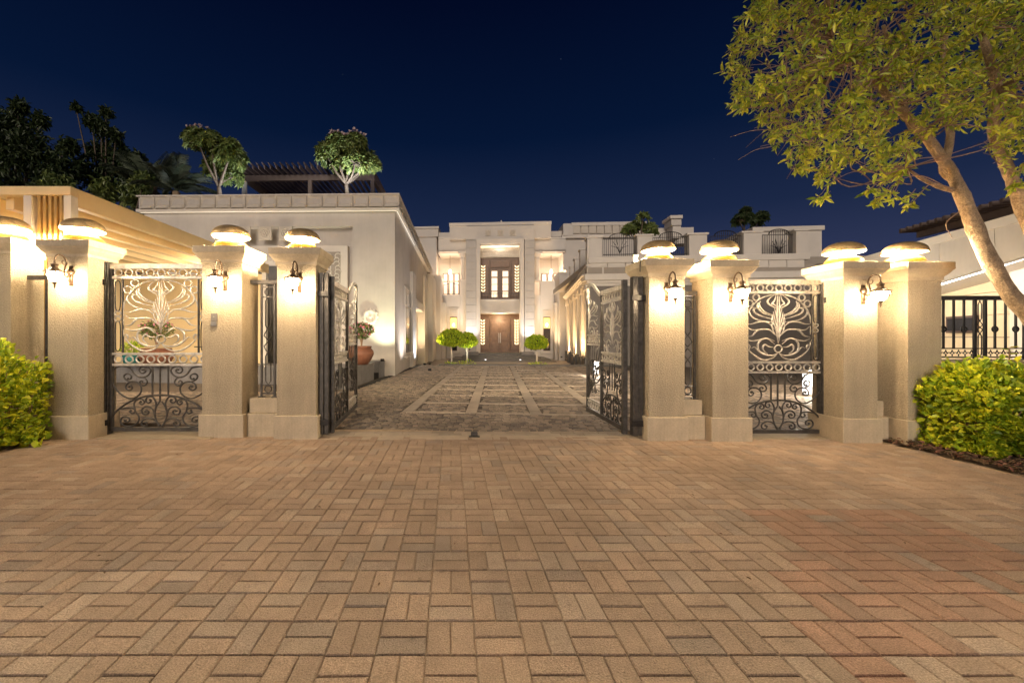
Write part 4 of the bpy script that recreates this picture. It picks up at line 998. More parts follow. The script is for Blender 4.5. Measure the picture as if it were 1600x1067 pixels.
# railings between the posts
rail_lab = ['leftmost iron railing', 'iron railing behind the cabled pier lamp', 'iron railing below the right roof tree', 'rightmost iron railing']
for k in range(4):
    a = posts[k][1] + 1; c = posts[k + 1][0] - 1; ua, z0 = RT.hit(a, 401, .2); uc, z1 = RT.hit(c, 372 - 2 * k, .2); w_ = uc - ua
    rl = box('railing', M['black'], ro, ua, uc, .18, .21, z0 + .06, z0 + .09)
    box('top_rail', M['black'], rl, ua, uc, .18, .21, z1 - .02, z1)
    cu = (ua + uc) / 2; n = 18
    for q in range(n + 1):
        x = ua + w_ * q / n; e_ = abs(x - cu) / (w_ * .32); h = z1 + (.22 * math.sqrt(max(0, 1 - e_ * e_)))
        box('baluster', M['black'], rl, x - .008, x + .008, .187, .203, z0, h)
    MB().tube([(cu + w_ * .32 * math.cos(math.pi * q / 14), .195, z1 + .22 * math.sin(math.pi * q / 14)) for q in range(15)], .018, 5).build('arch_rail', M['black'], rl)
    b = MB()
    for q in range(7):
        aa = math.pi * (q + .5) / 7; b.tube(smooth_path([(cu, .195, z0 + .1), (cu + .12 * math.cos(aa), .195, z0 + .35), (cu + w_ * .26 * math.cos(aa), .195, z0 + .35 + .45 * math.sin(aa))], 4), .011, 4)
    b.build('palm_motif', M['black'], rl)
box('terrace_floor', M['grey'], ro, .2, 16, .5, 12, zled - .3, zled)
# upper storey pieces behind
fbox('back_parapet', M['facade'], ro, RT, 1010, 357, 1084, 380, 7, 1); fbox('chimney', M['facade'], ro, RT, 1049, 343, 1065, 352, 6, 1, .02); fbox('chimney_base', M['white'], ro, RT, 1051, 352, 1064, 372, 6.1, .8); fbox('chimney_cap', M['white'], ro, RT, 1047.5, 336.5, 1067, 341, 5.9, 1.2, .01); fbox('chimney', M['facade'], ro, RT, 1051, 340, 1063.5, 344, 6.05, .9)
fbox('end_block', M['white'], ro, RT, 1180, 359, 1284, 402, 1.6, 4); fbox('end_block_coping', M['white'], ro, RT, 1176, 355, 1289, 359, 1.5, 4.2, .01)
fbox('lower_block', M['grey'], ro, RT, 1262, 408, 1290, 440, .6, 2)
# side wing running back to the facade
RS = Fr(917, 18, 10.5)
so = thing('arcade_wing', RS.loc(), -RS.th, 'warm lit pilastered side wing right of the court, with a deep cornice', 'building')
zc = CH + (HY - 429) * 18 / FOC; Lg = 10.5
box('wall', M['cream'], so, .25, .8, .1, Lg, -.4, zc - .30); box('frieze', M['white'], so, .0, .8, .02, Lg, zc - .32, zc - .14)
box('cornice', M['white'], so, -.22, .8, -.02, Lg, zc - .06, zc, .02); box('cornice', M['white'], so, -.14, .8, .0, Lg, zc - .11, zc - .062, .01); box('cornice', M['white'], so, -.06, .8, .0, Lg, zc - .16, zc - .112, .01)
box('parapet_base', M['facade'], so, .02, .7, .05, Lg, zc, zc + .35)
box('ledge', M['white'], so, -.03, .75, .0, Lg, zc + .35, zc + .43, .01)
for k, v in enumerate((.05, 2.5, 5.0, 7.6)): box('balustrade_post', M['facade'], so, .02, .6, v, v + .55, zc + .43, zc + 1.55, .012); box('post_cap', M['white'], so, -.03, .65, v - .05, v + .6, zc + 1.55, zc + 1.62, .01)
for k in range(6):
    v = .25 + k * 1.9; pl = box('pilaster', M['white'], so, .02, .26, v, v + .75, -.1, zc - .33, .02); box('plinth_block', M['dark'], pl, -.06, .30, v - .06, v + .81, -.4, .32, .01)
    box('capital', M['white'], pl, -.04, .28, v - .05, v + .80, zc - .62, zc - .34, .02)
for k in range(3):
    v = 1.4 + k * 3.4; t = spotfix('arcade_uplight', RS.w(-.45, v, -.05), aim((.35, 0, 1)), 200, WARM, 'warm ground uplight along the arcade wing, %s from the gate' % ('first', 'second', 'third')[k], 120, grp='uplights of the arcade wing')
# bollard lamps seen beyond the right gates
for (px, py, h, d, lab) in ((1262, 618, .52, GD(619), 'glowing white bollard lamp seen through the right pedestrian gate'), (931, 584, .42, 13.6, 'glowing white bollard lamp seen through the right gate leaf')):
    p = P(px, py, d); t = thing('bollard_lamp', (p.x, d, 0), 0, lab, 'bollard lamp'); box('base', M['plastic'], t, -.07, .07, -.07, .07, 0, .05); lamp('glow', 'POINT', (0, -.25, .45), 22, NEUT, t, .1); box('glass_body', M['bollard'], t, -.06, .06, -.06, .06, .05, h); box('lid', M['plastic'], t, -.075, .075, -.075, .075, h, h + .04)

# ------------------------------------------------------------------ right lodge behind the fence
A2 = Vector(((1640 - VX) * 6.4 / FOC, 6.4)); B2 = Vector(((1352 - VX) * 10.7 / FOC, 10.7))
dv = (A2 - B2); LN = dv.length + 1.5; LF = Fr(1352, 10.7, -math.degrees(math.atan2(dv.y, dv.x)))
lo = thing('lodge', LF.loc(), -LF.th, 'cream lodge with sloping eave and white light strip behind the right fence', 'building')
zl = lambda y, d: CH + (HY - y) * d / FOC
ta, tb_ = zl(401, 10.7), zl(319, 6.4); ba, bb = zl(476, 10.7), zl(389, 6.4)
def slope(nm, m_, u0, u1, v0, v1_, zt0, zt1, zb0, zb1, par=lo):
    return MB().add([(u0, v0, zb0), (u1, v0, zb1), (u1, v1_, zb1), (u0, v1_, zb0), (u0, v0, zt0), (u1, v0, zt1), (u1, v1_, zt1), (u0, v1_, zt0)], [(3, 2, 1, 0), (4, 5, 6, 7), (0, 1, 5, 4), (1, 2, 6, 5), (2, 3, 7, 6), (3, 0, 4, 7)]).build(nm, M[m_], par)
DL = dv.length; sl = lambda a, b, u: a + (b - a) * u / DL
npn = 5
for k in range(npn):
    u0 = LN * k / npn; u1 = LN * (k + 1) / npn - .012
    slope('fascia_panel', 'wing', u0, u1, .0, .12, sl(ta, tb_, u0) - .16, sl(ta, tb_, u1) - .16, sl(ba, bb, u0), sl(ba, bb, u1))
slope('fascia_top', 'white', 0, LN, -.03, .16, ta, sl(ta, tb_, LN), ta - .158, sl(ta, tb_, LN) - .158)
slope('soffit', 'white', 0, LN, .121, 1.0, ba + .10, sl(ba, bb, LN) + .10, ba + .04, sl(ba, bb, LN) + .04)
slope('led_strip', 'eave', .3, LN - .3, .125, .16, ba + .03, sl(ba, bb, LN) + .03, ba - .0, sl(ba, bb, LN) - .0)
slope('roof_mass', 'wing', 0, LN, .161, 5, ta - .05, sl(ta, tb_, LN) - .05, ba + .11, sl(ba, bb, LN) + .11)
for k in range(6): box('wall_panel', M['cream'], lo, -.5, LN, .95 + .0015 * (k % 2), 1.2, -.1 + .45 * k, -.1 + .45 * (k + 1) - .012)
uu, _ = LF.hit(1500, 507, .93)
ua, z1 = LF.hit(1481, 495, .93); ub, z0 = LF.hit(1528, 520, .93)
lamp('lodge_fill', 'POINT', LF.w(1.5, -1.2, 1.9), 30, NEUT, None, .2); lamp('lodge_fill', 'POINT', Vector((4.9, 8.6, 1.7)), 40, NEUT, None, .2)  # unseen fill lamps added near the lodge, brighten the ground behind the right gate
wn = box('window', M['pergola'], lo, ua, ub, .89, .95, z0, z1, .01); box('pane', M['glass'], wn, ua + .06, ub - .06, .88, .89, z0 + .05, z1 - .05)
tip = box('corner_pier', M['white'], lo, LF.hit(1577, 500, .7)[0], LF.hit(1577, 500, .7)[0] + .9, .7, .95, -.1, 2.6, .01)
# dark timber pergola over the lodge
pr = thing('lodge_pergola', LF.loc(), -LF.th, 'dark timber pergola edge rising above the lodge at the right', 'pergola')
zq0 = zl(372, 10.7) + .0
def lpx(px, py, off): return LF.hit(px, py, off)
ua, za = lpx(1432, 366, 1.6); ub, zb2 = lpx(1640, 310, 1.6)
MB().add([(ua, 1.6, za - .10), (ub, 1.6, zb2 - .10), (ub, 1.7, zb2 - .10), (ua, 1.7, za - .10), (ua, 1.6, za + .05), (ub, 1.6, zb2 + .05), (ub, 1.7, zb2 + .05), (ua, 1.7, za + .05)], [(3, 2, 1, 0), (4, 5, 6, 7), (0, 1, 5, 4), (1, 2, 6, 5), (2, 3, 7, 6), (3, 0, 4, 7)]).build('beam', M['pergola'], pr)
nr_ = 15
for k in range(nr_):
    q = k / (nr_ - 1); u = ua + (ub - ua) * q; z = za + (zb2 - za) * q
    box('rafter', M['pergola'], pr, u - .03, u + .05, 1.25, 4.5, z + .052, z + .17, .01)

# black fence on a low wall, right of the last pier
dF = 5.25; xf0 = PIERS[7][1] + PIERS[7][3] + .03; xf1 = xf0 + 2.2
t = thing('fence_wall', (xf0, dF, 0), 0, 'low rendered wall behind the right hedge', 'low wall'); zf = CH + (HY - 563) * dF / FOC
box('wall', M['smooth'], t, .0, 2.3, .0, .22, -.03, zf - .16, .004); box('coping', M['smooth'], t, .0, 2.32, -.03, .25, zf - .16, zf, .01)
t = thing('iron_fence', (xf0, dF + .11, zf), 0, 'black iron fence with ringed bars on the wall behind the right hedge', 'fence')
Hf = CH + (HY - 461) * dF / FOC - zf; zr1 = .10; zr0 = .035
fx = lambda px: (px - VX) * (dF + .11) / FOC - xf0
box('top_rail', M['black'], t, 0, 2.2, -.022, .022, Hf - .055, Hf, .004)
for z in (zr0, .145): box('bottom_rail', M['black'], t, 0, 2.2, -.012, .012, z - .006, z + .008)
for px in (1523, 1539, 1601, 1617, 1690): box('post', M['black'], t, fx(px) - .014, fx(px) + .014, -.014, .014, .0, Hf - .03); box('post_foot', M['black'], t, fx(px) - .05, fx(px) + .05, -.03, .03, 0, .012)
for px in (1474, 1490, 1506, 1554.5, 1571, 1587, 1633, 1650, 1666): box('bar', M['black'], t, fx(px) - .009, fx(px) + .009, -.009, .009, .145, Hf - .05)
rb = ringmesh(.036, .009, 16, M['black'])
for px in (1474, 1506, 1554.5, 1587, 1650): inst('ring', rb, t, (fx(px), 0, .145 + (CH + (HY - 514) * dF / FOC) - zf - .145))
for cx in (1531,):
    c = fx(cx); zm = (CH + (HY - 511) * dF / FOC) - zf
    for s_, e_ in ((1, Hf - .06), (-1, .03)):
        z_a = zm + s_ * .075
        MB().tube([(c, 0, z_a), (c - .022, 0, z_a + s_ * .04), (c - .022, 0, e_ - s_ * .05), (c, 0, e_), (c + .022, 0, e_ - s_ * .05), (c + .022, 0, z_a + s_ * .04), (c, 0, z_a)], .006, 5).build('long_loop', M['black'], t)
        MB().tube([(c, 0, zm), (c - .035, 0, zm + s_ * .03), (c, 0, z_a + s_ * .01), (c + .035, 0, zm + s_ * .03), (c, 0, zm)], .006, 5).build('lozenge', M['black'], t)
b0 = MB().tube([(-.035, 0, .0), (-.02, 0, -.018), (0, 0, .03), (.02, 0, -.018), (.035, 0, 0)], .006, 5); b0.tube([(0, 0, -.02), (0, 0, -.05)], .007, 5); bm_ = b0.mesh('picket_trefoil', M['black'])
for k in range(27):
    c = .02 + k * .082
    if abs(c - fx(1531)) > .06: inst('picket_trefoil', bm_, t, (c, 0, .097))

# ------------------------------------------------------------------ left carport canopy
cz = 3.40; dC = 5.97; xc = (110 - VX) * dC / FOC
co = thing('carport_canopy', (xc, dC, 0), 0, 'cream slatted carport canopy at the far left behind the piers', 'canopy')
box('front_fascia', M['canopy'], co, -5, 0, 0, .12, cz - .125, cz, .006); box('side_fascia', M['canopy'], co, -.12, 0, .122, 6.5, cz - .27, cz, .006)
for k in range(9): box('beam', M['canopy'], co, -.55 - .50 * k, -.43 - .50 * k, .122, 6.5, cz - .30, cz - .05, .006)
for k in range(7): box('roof_panel', M['canopy'], co, -5, -.14, .16 + .9 * k, 1.04 + .9 * k, cz - .045, cz - .02)
for a, b_ in ((98, 110), (35, 48)):
    u0 = (a - VX) * dC / FOC - xc; u1 = (b_ - VX) * dC / FOC - xc - .003; box('post', M['white'], co, u0, u1, .012, .13, 0, cz - .127, .004)
for k in range(5):
    u0 = (55 + 8.6 * k - VX) * dC / FOC - xc; box('screen_slat', M['slat'], co, u0, u0 + .042, .03, .09, .4, cz - .127, .003)
box('rear_post', M['white'], co, -.12, 0, 6.3, 6.42, 0, cz - .27)
lamp('canopy_fill', 'POINT', (-1.6, 1.6, 2.6), 34, NEUT, co, .25); lamp('canopy_fill', 'POINT', (-.6, 4.6, 2.6), 26, NEUT, co, .25)  # unseen fill lamps, added to brighten the ground behind the left gate
box('back_screen', M['canopy'], co, -5, -.13, 6.42, 6.5, 0, cz - .30)
cl_ = box('led_strip', M['led'], co, -.16, -.125, .5, 6.0, cz - .10, cz - .09)  # added strip hidden behind the fascia, there to light the beams

# ------------------------------------------------------------------ roof pergola and plumerias on the left wing
rnd.seed(11)
rz_ = zP
pg = thing('roof_pergola', LW.w(0, 2.5, rz_), -LW.th, 'dark timber pergola on the roof of the left wing', 'pergola')
def rp_(px, py, v): u, z = LW.hit(px, py, v); return u, z - rz_
ua, z = rp_(378, 274, 2.5); ub, _ = rp_(585, 274, 2.5)
for v in (0, 2.6): box('beam', M['pergola'], pg, ua, ub, v, v + .12, z - .22, z, .01)
for u in (ua, ub - .15, (ua + ub) / 2):
    for v in (0, 2.6): box('post', M['pergola'] if u != ua else M['white'], pg, u, u + .14, v, v + .12, -.4, z - .22)
box('side_beam', M['pergola'], pg, ua, ua + .12, .122, 2.6, z - .22, z); box('side_beam', M['pergola'], pg, ub - .12, ub, .122, 2.6, z - .22, z)
for k in range(24):
    u = ua + .02 + (ub - ua - .08) * k / 23; b = MB()
    b.add([(u, -.65, z + .12), (u + .05, -.65, z + .12), (u + .05, 3.2, z + .002), (u, 3.2, z + .002), (u, -.75, z + .17), (u + .05, -.75, z + .17), (u + .05, 3.3, z + .16), (u, 3.3, z + .16)], [(3, 2, 1, 0), (4, 5, 6, 7), (0, 1, 5, 4), (1, 2, 6, 5), (2, 3, 7, 6), (3, 0, 4, 7)])
    b.add([(u + .006, -.55, z + .004), (u + .044, -.55, z + .004), (u + .044, 3.1, z + .001), (u + .006, 3.1, z + .001), (u + .006, -.6, z + .13), (u + .044, -.6, z + .13), (u + .044, 3.15, z + .12), (u + .006, 3.15, z + .12)], [(3, 2, 1, 0), (4, 5, 6, 7), (0, 1, 5, 4), (1, 2, 6, 5), (2, 3, 7, 6), (3, 0, 4, 7)])
    b.build('rafter', M['pergola'], pg)

def rosette_tree(base, pts, label, seed, ll=.28, m_='leaf_plum', flowers=18, name='plumeria_tree', cat='tree', trunk=.09, nleaf=11, dens=1, group=None, fm='petal_w'):
    """base world point, pts = list of (centre offset, radius) clumps"""
    r = random.Random(seed); t = thing(name, base, 0, label, cat, group)
    b = MB(); lv = MB(); fl = MB(); tips = []
    hub = Vector((0, 0, pts[0][2] * .45))
    b.tube(smooth_path([(0, 0, 0), (.03, .02, hub.z * .5), hub], 4), lambda q: trunk * (1 - .3 * q), 8)
    for (x, y, z, rr) in pts:
        c = Vector((x, y, z)); mid = hub.lerp(c, .5) + Vector((r.gauss(0, .08), r.gauss(0, .08), -.05))
        b.tube(smooth_path([hub, mid, c], 4), lambda q: trunk * (.55 - .35 * q), 6)
        n = int(dens * 62 * (rr / .45) ** 2)
        for k in range(n):
            a = r.uniform(0, 2 * math.pi); el = math.asin(r.uniform(-.55, 1)); q = c + Vector((math.cos(a) * math.cos(el), math.sin(a) * math.cos(el), math.sin(el) * .85)) * rr * r.uniform(.6, 1)
            if k % 3 == 0: b.tube([c, c.lerp(q, .6), q], lambda q_: .016 - .006 * q_, 4)
            ax = (q - c).normalized() + Vector((0, 0, .5)); ax.normalize()
            for m2 in range(nleaf):
                w_ = 2.4 * m2 + r.uniform(0, .5); s1 = ax.cross(Vector((.3, .8, .1))).normalized(); s2 = ax.cross(s1)
                d_ = (s1 * math.cos(w_) + s2 * math.sin(w_)) * .9 + ax * r.uniform(.1, .7)
                lv.leaf(q, d_, ax, ll * r.uniform(.7, 1.1), ll * .30, .22)
            tips.append((q, ax))
    b.build('trunk', M['limb'], t, True); lv.build('crown', M[m_], t)
    if flowers:
        r.shuffle(tips); tips.sort(key=lambda s: -s[0].z)
        for k in range(min(flowers * 2, len(tips))):
            if k % 2: continue
            q, ax = tips[k]
            for m2 in range(9):
                d_ = Vector((r.gauss(0, 1), r.gauss(0, 1), .8 + r.random())).normalized(); fl.leaf(q + ax * .12 + d_ * .02, d_, ax, .085, .07, .1)
        fl.build('flowers', M[fm], t)['kind'] = 'stuff'
    return t
def clumps(d, lst, bz, bx, fs=1.25): return [((px - bx) * d / FOC, rnd.uniform(-.5, .5) * 1.0, CH - (py - HY) * d / FOC - bz, fs * r_ * d / FOC) for px, py, r_ in lst]
d1 = 14.3
pb = P(541, 300, d1); pb.z = zP - .3
t1 = rosette_tree(pb, clumps(d1, [(541, 236, 17), (515, 243, 16), (567, 247, 17), (528, 226, 13), (554, 226, 14), (535, 258, 13), (558, 262, 12), (507, 234, 9), (581, 255, 8)], pb.z, 541), 'round plumeria tree lit from below on the wing roof, right of the pergola posts', 21, .21, flowers=30, dens=1.6, group='plumeria trees on the left wing roof')
lamp('glow', 'SPOT', (.6, -1.1, .35), 130, (.9, .95, 1), t1, .05, aim((-.25, .4, 1)), 120, .7)
MB().ball((.25, -.5, .38), .035, .03, .035, 8, 5).build('spot_glass', M['bulb'], t1, True)
pb = P(342, 300, d1); pb.z = zP - .3
t2 = rosette_tree(pb, clumps(d1, [(345, 246, 20), (320, 228, 15), (365, 250, 18), (342, 230, 13), (330, 258, 15), (310, 222, 8), (372, 240, 10), (352, 268, 13)], pb.z, 342), 'darker plumeria tree on the wing roof, left of the pergola', 22, .21, flowers=20, dens=1.6, group='plumeria trees on the left wing roof')
lamp('glow', 'SPOT', (1.0, -.2, .35), 60, (.9, .95, 1), t2, .05, aim((-.5, .1, 1)), 120, .7)
MB().ball((1.05, -.5, .38), .035, .03, .035, 8, 5).build('spot_glass', M['bulb'], t2, True)
# terrace trees on the right
d3 = 19.0
pb = P(1003, 402, d3); pb.z = zled
rosette_tree(pb, clumps(d3, [(1003, 352, 15), (985, 358, 11), (1018, 356, 11), (1000, 343, 8), (1010, 366, 9)], pb.z, 1003, .85), 'leafy round tree on the terrace above the cabled pier', 31, .24, 'leaf_plum', 0, 'terrace_tree', group='trees on the right terrace')
d3 = 20.0
pb = P(1163, 402, d3); pb.z = zled
rosette_tree(pb, clumps(d3, [(1163, 342, 14), (1145, 348, 11), (1182, 342, 10), (1160, 334, 8), (1172, 352, 8)], pb.z, 1163, .85), 'dark spreading tree on the terrace above the right pedestrian gate', 32, .24, 'leaf_dark', 0, 'terrace_tree', group='trees on the right terrace')

# ------------------------------------------------------------------ dark trees at the far left
def night_tree(base, clp, label, seed, m_='leaf_dark', dens=1.0, ll=.22):
    r = random.Random(seed); t = thing('night_tree', base, 0, label, 'tree', 'dark trees beyond the left canopy')
    b = MB(); lv = MB(); hub = Vector((0, 0, clp[0][2] * .5)); b.tube([(0, 0, 0), (.1, 0, hub.z * .5), hub], lambda q: .22 - .1 * q, 8)
    for (x, y, z, rr) in clp:
        c = Vector((x, y, z)); b.tube(smooth_path([hub, hub.lerp(c, .5) + Vector((0, 0, .2)), c], 3), lambda q: .07 - .055 * q, 6)
        for k in range(int(420 * dens * rr * rr) + 70):
            v = Vector((r.gauss(0, 1), r.gauss(0, 1), r.gauss(0, 1))).normalized() * rr * r.uniform(.35, 1.08)
            q = c + v
            for m2 in range(3):
                d_ = Vector((r.gauss(0, 1), r.gauss(0, 1), r.gauss(-.2, 1))).normalized(); lv.leaf(q, d_, Vector((r.gauss(0, .5), r.gauss(0, .5), 1)), ll * r.uniform(.6, 1.2), ll * .45, .2)
    b.build('trunk', M['limb'], t, True); lv.build('crown', M[m_], t); return t
dN = 17
def cl2(d, lst, bx): return [((px - bx) * d / FOC, rnd.uniform(-.6, .6), CH - (py - HY) * d / FOC, r_ * d / FOC) for px, py, r_ in lst]
night_tree(((20 - VX) * dN / FOC, dN, 0), cl2(dN, [(15, 215, 38), (50, 240, 36), (5, 185, 20), (28, 168, 12), (85, 260, 28), (62, 188, 11), (100, 225, 13), (20, 270, 40), (92, 292, 26), (105, 250, 10)], 20), 'big dark bushy tree at the left edge above the canopy', 41)
dN = 18.5
night_tree(((165 - VX) * dN / FOC, dN, 0), cl2(dN, [(160, 235, 24), (180, 250, 26), (140, 232, 13), (150, 192, 11), (175, 182, 7), (165, 205, 15), (135, 178, 5), (205, 245, 14), (150, 275, 30), (200, 285, 30), (185, 215, 12)], 165), 'dark open-crowned tree between the canopy and the wing', 42)
dN = 16.2
night_tree(((190 - VX) * dN / FOC, dN, 0), cl2(dN, [(150, 292, 22), (200, 300, 22), (110, 300, 20), (235, 290, 14)], 190), 'lower leafy tree just above the canopy edge, faintly lit', 43, 'leaf_plum', .8)
def palm(base, h, label, seed, n=18, fl=1.6):
    r = random.Random(seed); t = thing('palm_tree', base, 0, label, 'palm', 'palms left of the roof trees'); b = MB(); b.tube([(0, 0, 0), (0.05, 0, h * .6), (0, 0, h)], .12, 8); b.build('trunk', M['bark'], t, True)
    for k in range(n):
        a = r.uniform(0, 2 * math.pi); e0 = r.uniform(.5, 1.35); lv = MB(); pts = []
        p = Vector((0, 0, h)); dr_ = Vector((math.cos(a) * math.cos(e0), math.sin(a) * math.cos(e0), math.sin(e0)))
        for q in range(11): pts.append(p.copy()); p = p + dr_ * fl / 10; dr_ = (dr_ + Vector((0, 0, -.11))).normalized()
        lv.tube(pts, .014, 4); sd = Vector((-math.sin(a), math.cos(a), 0))
        for q in range(1, 11):
            for s_ in (-1, 1):
                for z_ in (0, .5):
                    pq = pts[q] if not z_ or q == 10 else pts[q].lerp(pts[q + 1], .5) if q < 10 else pts[q]
                    tg = (pts[min(q + 1, 10)] - pts[q - 1]).normalized(); lv.leaf(pq, sd * s_ * .7 + tg * .7 + Vector((0, 0, -.1)), Vector((0, 0, 1)), .42 * (1 - .04 * q), .035, .3)
        lv.build('frond', M['palm'], t)
    return t
palm(((240 - VX) * 16.5 / FOC, 16.5, 0), zl(292, 16.5), 'feathery palm left of the dark plumeria', 51, fl=1.5)
palm(((275 - VX) * 15.8 / FOC, 15.8, 0), zl(300, 15.8), 'grey-green palm touching the dark plumeria', 52, fl=1.35)
palm(((222 - VX) * 17.5 / FOC, 17.5, 0), zl(296, 17.5), 'palm behind the parapet corner of the left wing', 53, fl=1.5)

# ------------------------------------------------------------------ hedges beside the forecourt
def hedge(loc, w, dep, h, n, label, seed, l=.062, shape=None):
    r = random.Random(seed); t = thing('hedge_bush', loc, 0, label, 'bush'); lv = MB(); tw = MB()
    for _ in range(n):
        x = r.uniform(-1, 1); y = r.uniform(-1, 1); z = r.uniform(0, 1)
        k = r.random()
        if k < .42: y = -1 + abs(r.gauss(0, .13))
        elif k < .72: z = 1 - abs(r.gauss(0, .08))
        elif k < .9: x = (-1 if shape != 'L' else 1) * (1 - abs(r.gauss(0, .12)))
        hh = h * (1 + .13 * math.sin(x * 4.2 + seed) + .08 * math.sin(x * 11 + y * 3) - .30 * max(0, (x if shape == 'L' else -x) - .35) ** 1.5)
        bul = .82 + .22 * math.sin(z * math.pi * .85 + .35) + .13 * math.sin(x * 9 + z * 7 + seed) + .09 * math.sin(z * 15 + x * 5)
        p = Vector((x * w * (.86 + .14 * bul), y * dep * bul, max(.03, z * hh + (.04 * r.gauss(0, 1) if z > .9 else 0))))
        if z > .86: p.y *= .9
        o = Vector((x * .5 if abs(x) > .8 else 0, y if abs(y) > .6 else 0, .45 + (z > .85) * .8))
        d_ = (o + Vector((r.gauss(0, .6), r.gauss(0, .6), r.gauss(0, .45)))).normalized(); s_ = r.uniform(.5, 1.35)
        if math.sin(x * 13 + 2 * z) * math.sin(z * 11 + x * 6) < -.55 and r.random() < .75: continue
        nr = Vector((r.gauss(0, .6), -.7 + r.gauss(0, .6), .8)); lv.leaf(p, d_, nr, l * s_, l * .78 * s_, .25)
    for _ in range(int(n / 45)):
        x = r.uniform(-.9, .9) * w; y = r.uniform(-.85, .6) * dep; tw.tube(smooth_path([(x * .8, y * .5, 0), (x + r.gauss(0, .05), y, h * .4), (x + r.gauss(0, .09), y + r.gauss(0, .05) - .04, h * r.uniform(.6, .98))], 3), lambda q: .007 - .004 * q, 4)
    lv.build('foliage', M['leaf_bush'], t); tw.build('twigs', M['twig'], t); return t
hedge((6.38, 4.62, .02), .98, .42, .80, 15000, 'yellow-green clipped bush right of the piers, leaf litter at its foot', 61)
hb = hedge((-5.72, 4.78, .02), .82, .40, .97, 11000, 'yellow-green bush cut off at the left edge, before the leftmost pier', 62, shape='L')
hedge((-4.93, 4.90, .0), .18, .10, .10, 260, 'small leafy sprig creeping onto the paving beside the left bush', 63, .07)
# shoot standing out of the right hedge
t = thing('hedge_shoot', P(1577, 600, 4.75), 0, 'single leafy shoot standing above the right bush', 'shoot'); t.location.z = .75
MB().tube([(0, 0, 0), (0, 0, .2), (.0, 0, .38)], .005, 4).build('stem', M['twig'], t); lv = MB()
for k in range(9): lv.leaf(Vector((0, 0, .18 + .025 * k)), Vector((math.cos(k * 2.2), math.sin(k * 2.2), .3)), Vector((0, 0, 1)), .075, .055)
lv.build('foliage', M['leaf_bush'], t)
# leaf litter along the bed edges
lit = MB(); r = random.Random(5)
for _ in range(900):
    rr_ = r.random() < .75
    x = 5.17 + abs(r.gauss(0, .35)) + r.uniform(-.04, 0) if rr_ else -4.92 - abs(r.gauss(0, .3)); y = r.uniform(3.2, 5.0)
    lit.leaf(Vector((x, y, .035 + r.uniform(0, .03))), Vector((r.gauss(0, 1), r.gauss(0, 1), r.gauss(0, .25))), Vector((r.gauss(0, .3), r.gauss(0, .3), 1)), r.uniform(.03, .075), r.uniform(.02, .04), .3)
for _ in range(26):
    d_ = r.uniform(2.0, 5.0); lit.leaf(Vector((r.uniform(-1.05, 1.3) * d_ * .9, d_, .006)), Vector((r.gauss(0, 1), r.gauss(0, 1), .1)), Vector((0, 0, 1)), r.uniform(.012, .035), .012, .2)
tag(lit.build('leaf_litter', M['litter']), 'brown fallen leaves on the soil beds and paving edges', 'leaf litter', kind='stuff')

# ------------------------------------------------------------------ big tree at the right
D0 = 4.45
T = lambda px, py, dd=0: P(px, py, D0 + dd)
to = thing('street_tree', (T(1700, 690).x, D0, 0), 0, 'large leafy tree with pale leaning trunk overhanging the right side', 'tree')
off = Vector((to.location.x, D0, 0))
def trunk(name, pts, r0, r1, n=12, per=6, knob=.12, seed=1):
    r = random.Random(seed); q = smooth_path([p - off for p in pts], per); b = MB(); vs = []; fs = []; m = len(q)
    for k, p in enumerate(q):
        t_ = (q[min(k + 1, m - 1)] - q[max(k - 1, 0)]).normalized(); a = t_.cross(Vector((0, 1, 0))).normalized(); c = a.cross(t_).normalized(); rad = r0 + (r1 - r0) * k / (m - 1)
        for i in range(n):
            w_ = 2 * math.pi * i / n; rr = rad * (1 + knob * math.sin(w_ * 2 + k * .31 + seed) * math.sin(k * .53 + seed) + r.gauss(0, knob * .22)); vs.append(p + a * rr * math.cos(w_) + c * rr * math.sin(w_))
    for k in range(m - 1):
        for i in range(n): fs.append((k * n + i, k * n + (i + 1) % n, (k + 1) * n + (i + 1) % n, (k + 1) * n + i))
    b.add(vs, fs).build(name, M['bark'], to, True)
trunk('trunk', [P(1705, 700, D0), P(1672, 600, D0), P(1620, 510, D0), P(1575, 455, D0), P(1538, 390, D0), P(1515, 335, D0), P(1492, 280, D0), P(1470, 245, D0)], .088, .050, 14, 8)
trunk('limb', [T(1470, 245), T(1440, 205, -.05), T(1400, 165, -.1), T(1365, 125, -.15), T(1330, 90, -.2)], .046, .022, 9, 5, seed=3)
trunk('limb', [T(1478, 255), T(1462, 235, .08), T(1448, 218, .1), T(1420, 190, .2), T(1400, 100, .3), T(1380, 40, .3)], .040, .018, 8, 5, seed=4)
trunk('limb', [T(1492, 282), T(1475, 262, .05), T(1485, 210, .1), T(1470, 130, .15), T(1480, 40, .1)], .045, .02, 9, 5, seed=5)
trunk('limb', [T(1488, 298), T(1462, 290), T(1438, 278, -.05), T(1415, 262, -.1)], .026, .011, 7, 5, seed=6)
trunk('second_trunk', [P(1720, 700, D0 + .25), P(1660, 480, D0 + .2), P(1600, 330, D0 + .15), P(1575, 265, D0 + .1), P(1552, 205, D0 + .1), P(1558, 140, D0), P(1530, 40, D0)], .075, .030, 12, 7, seed=7)
trunk('limb', [T(1555, 215, .1), T(1575, 190, .1), T(1610, 150, .1), T(1650, 90, .1)], .04, .015, 8, 4, seed=8)
trunk('limb', [T(1560, 225, .1), T(1600, 170, .0), T(1640, 160, .0)], .03, .013, 7, 4, seed=9)
crown = MB(); tw = MB(); r = random.Random(77)
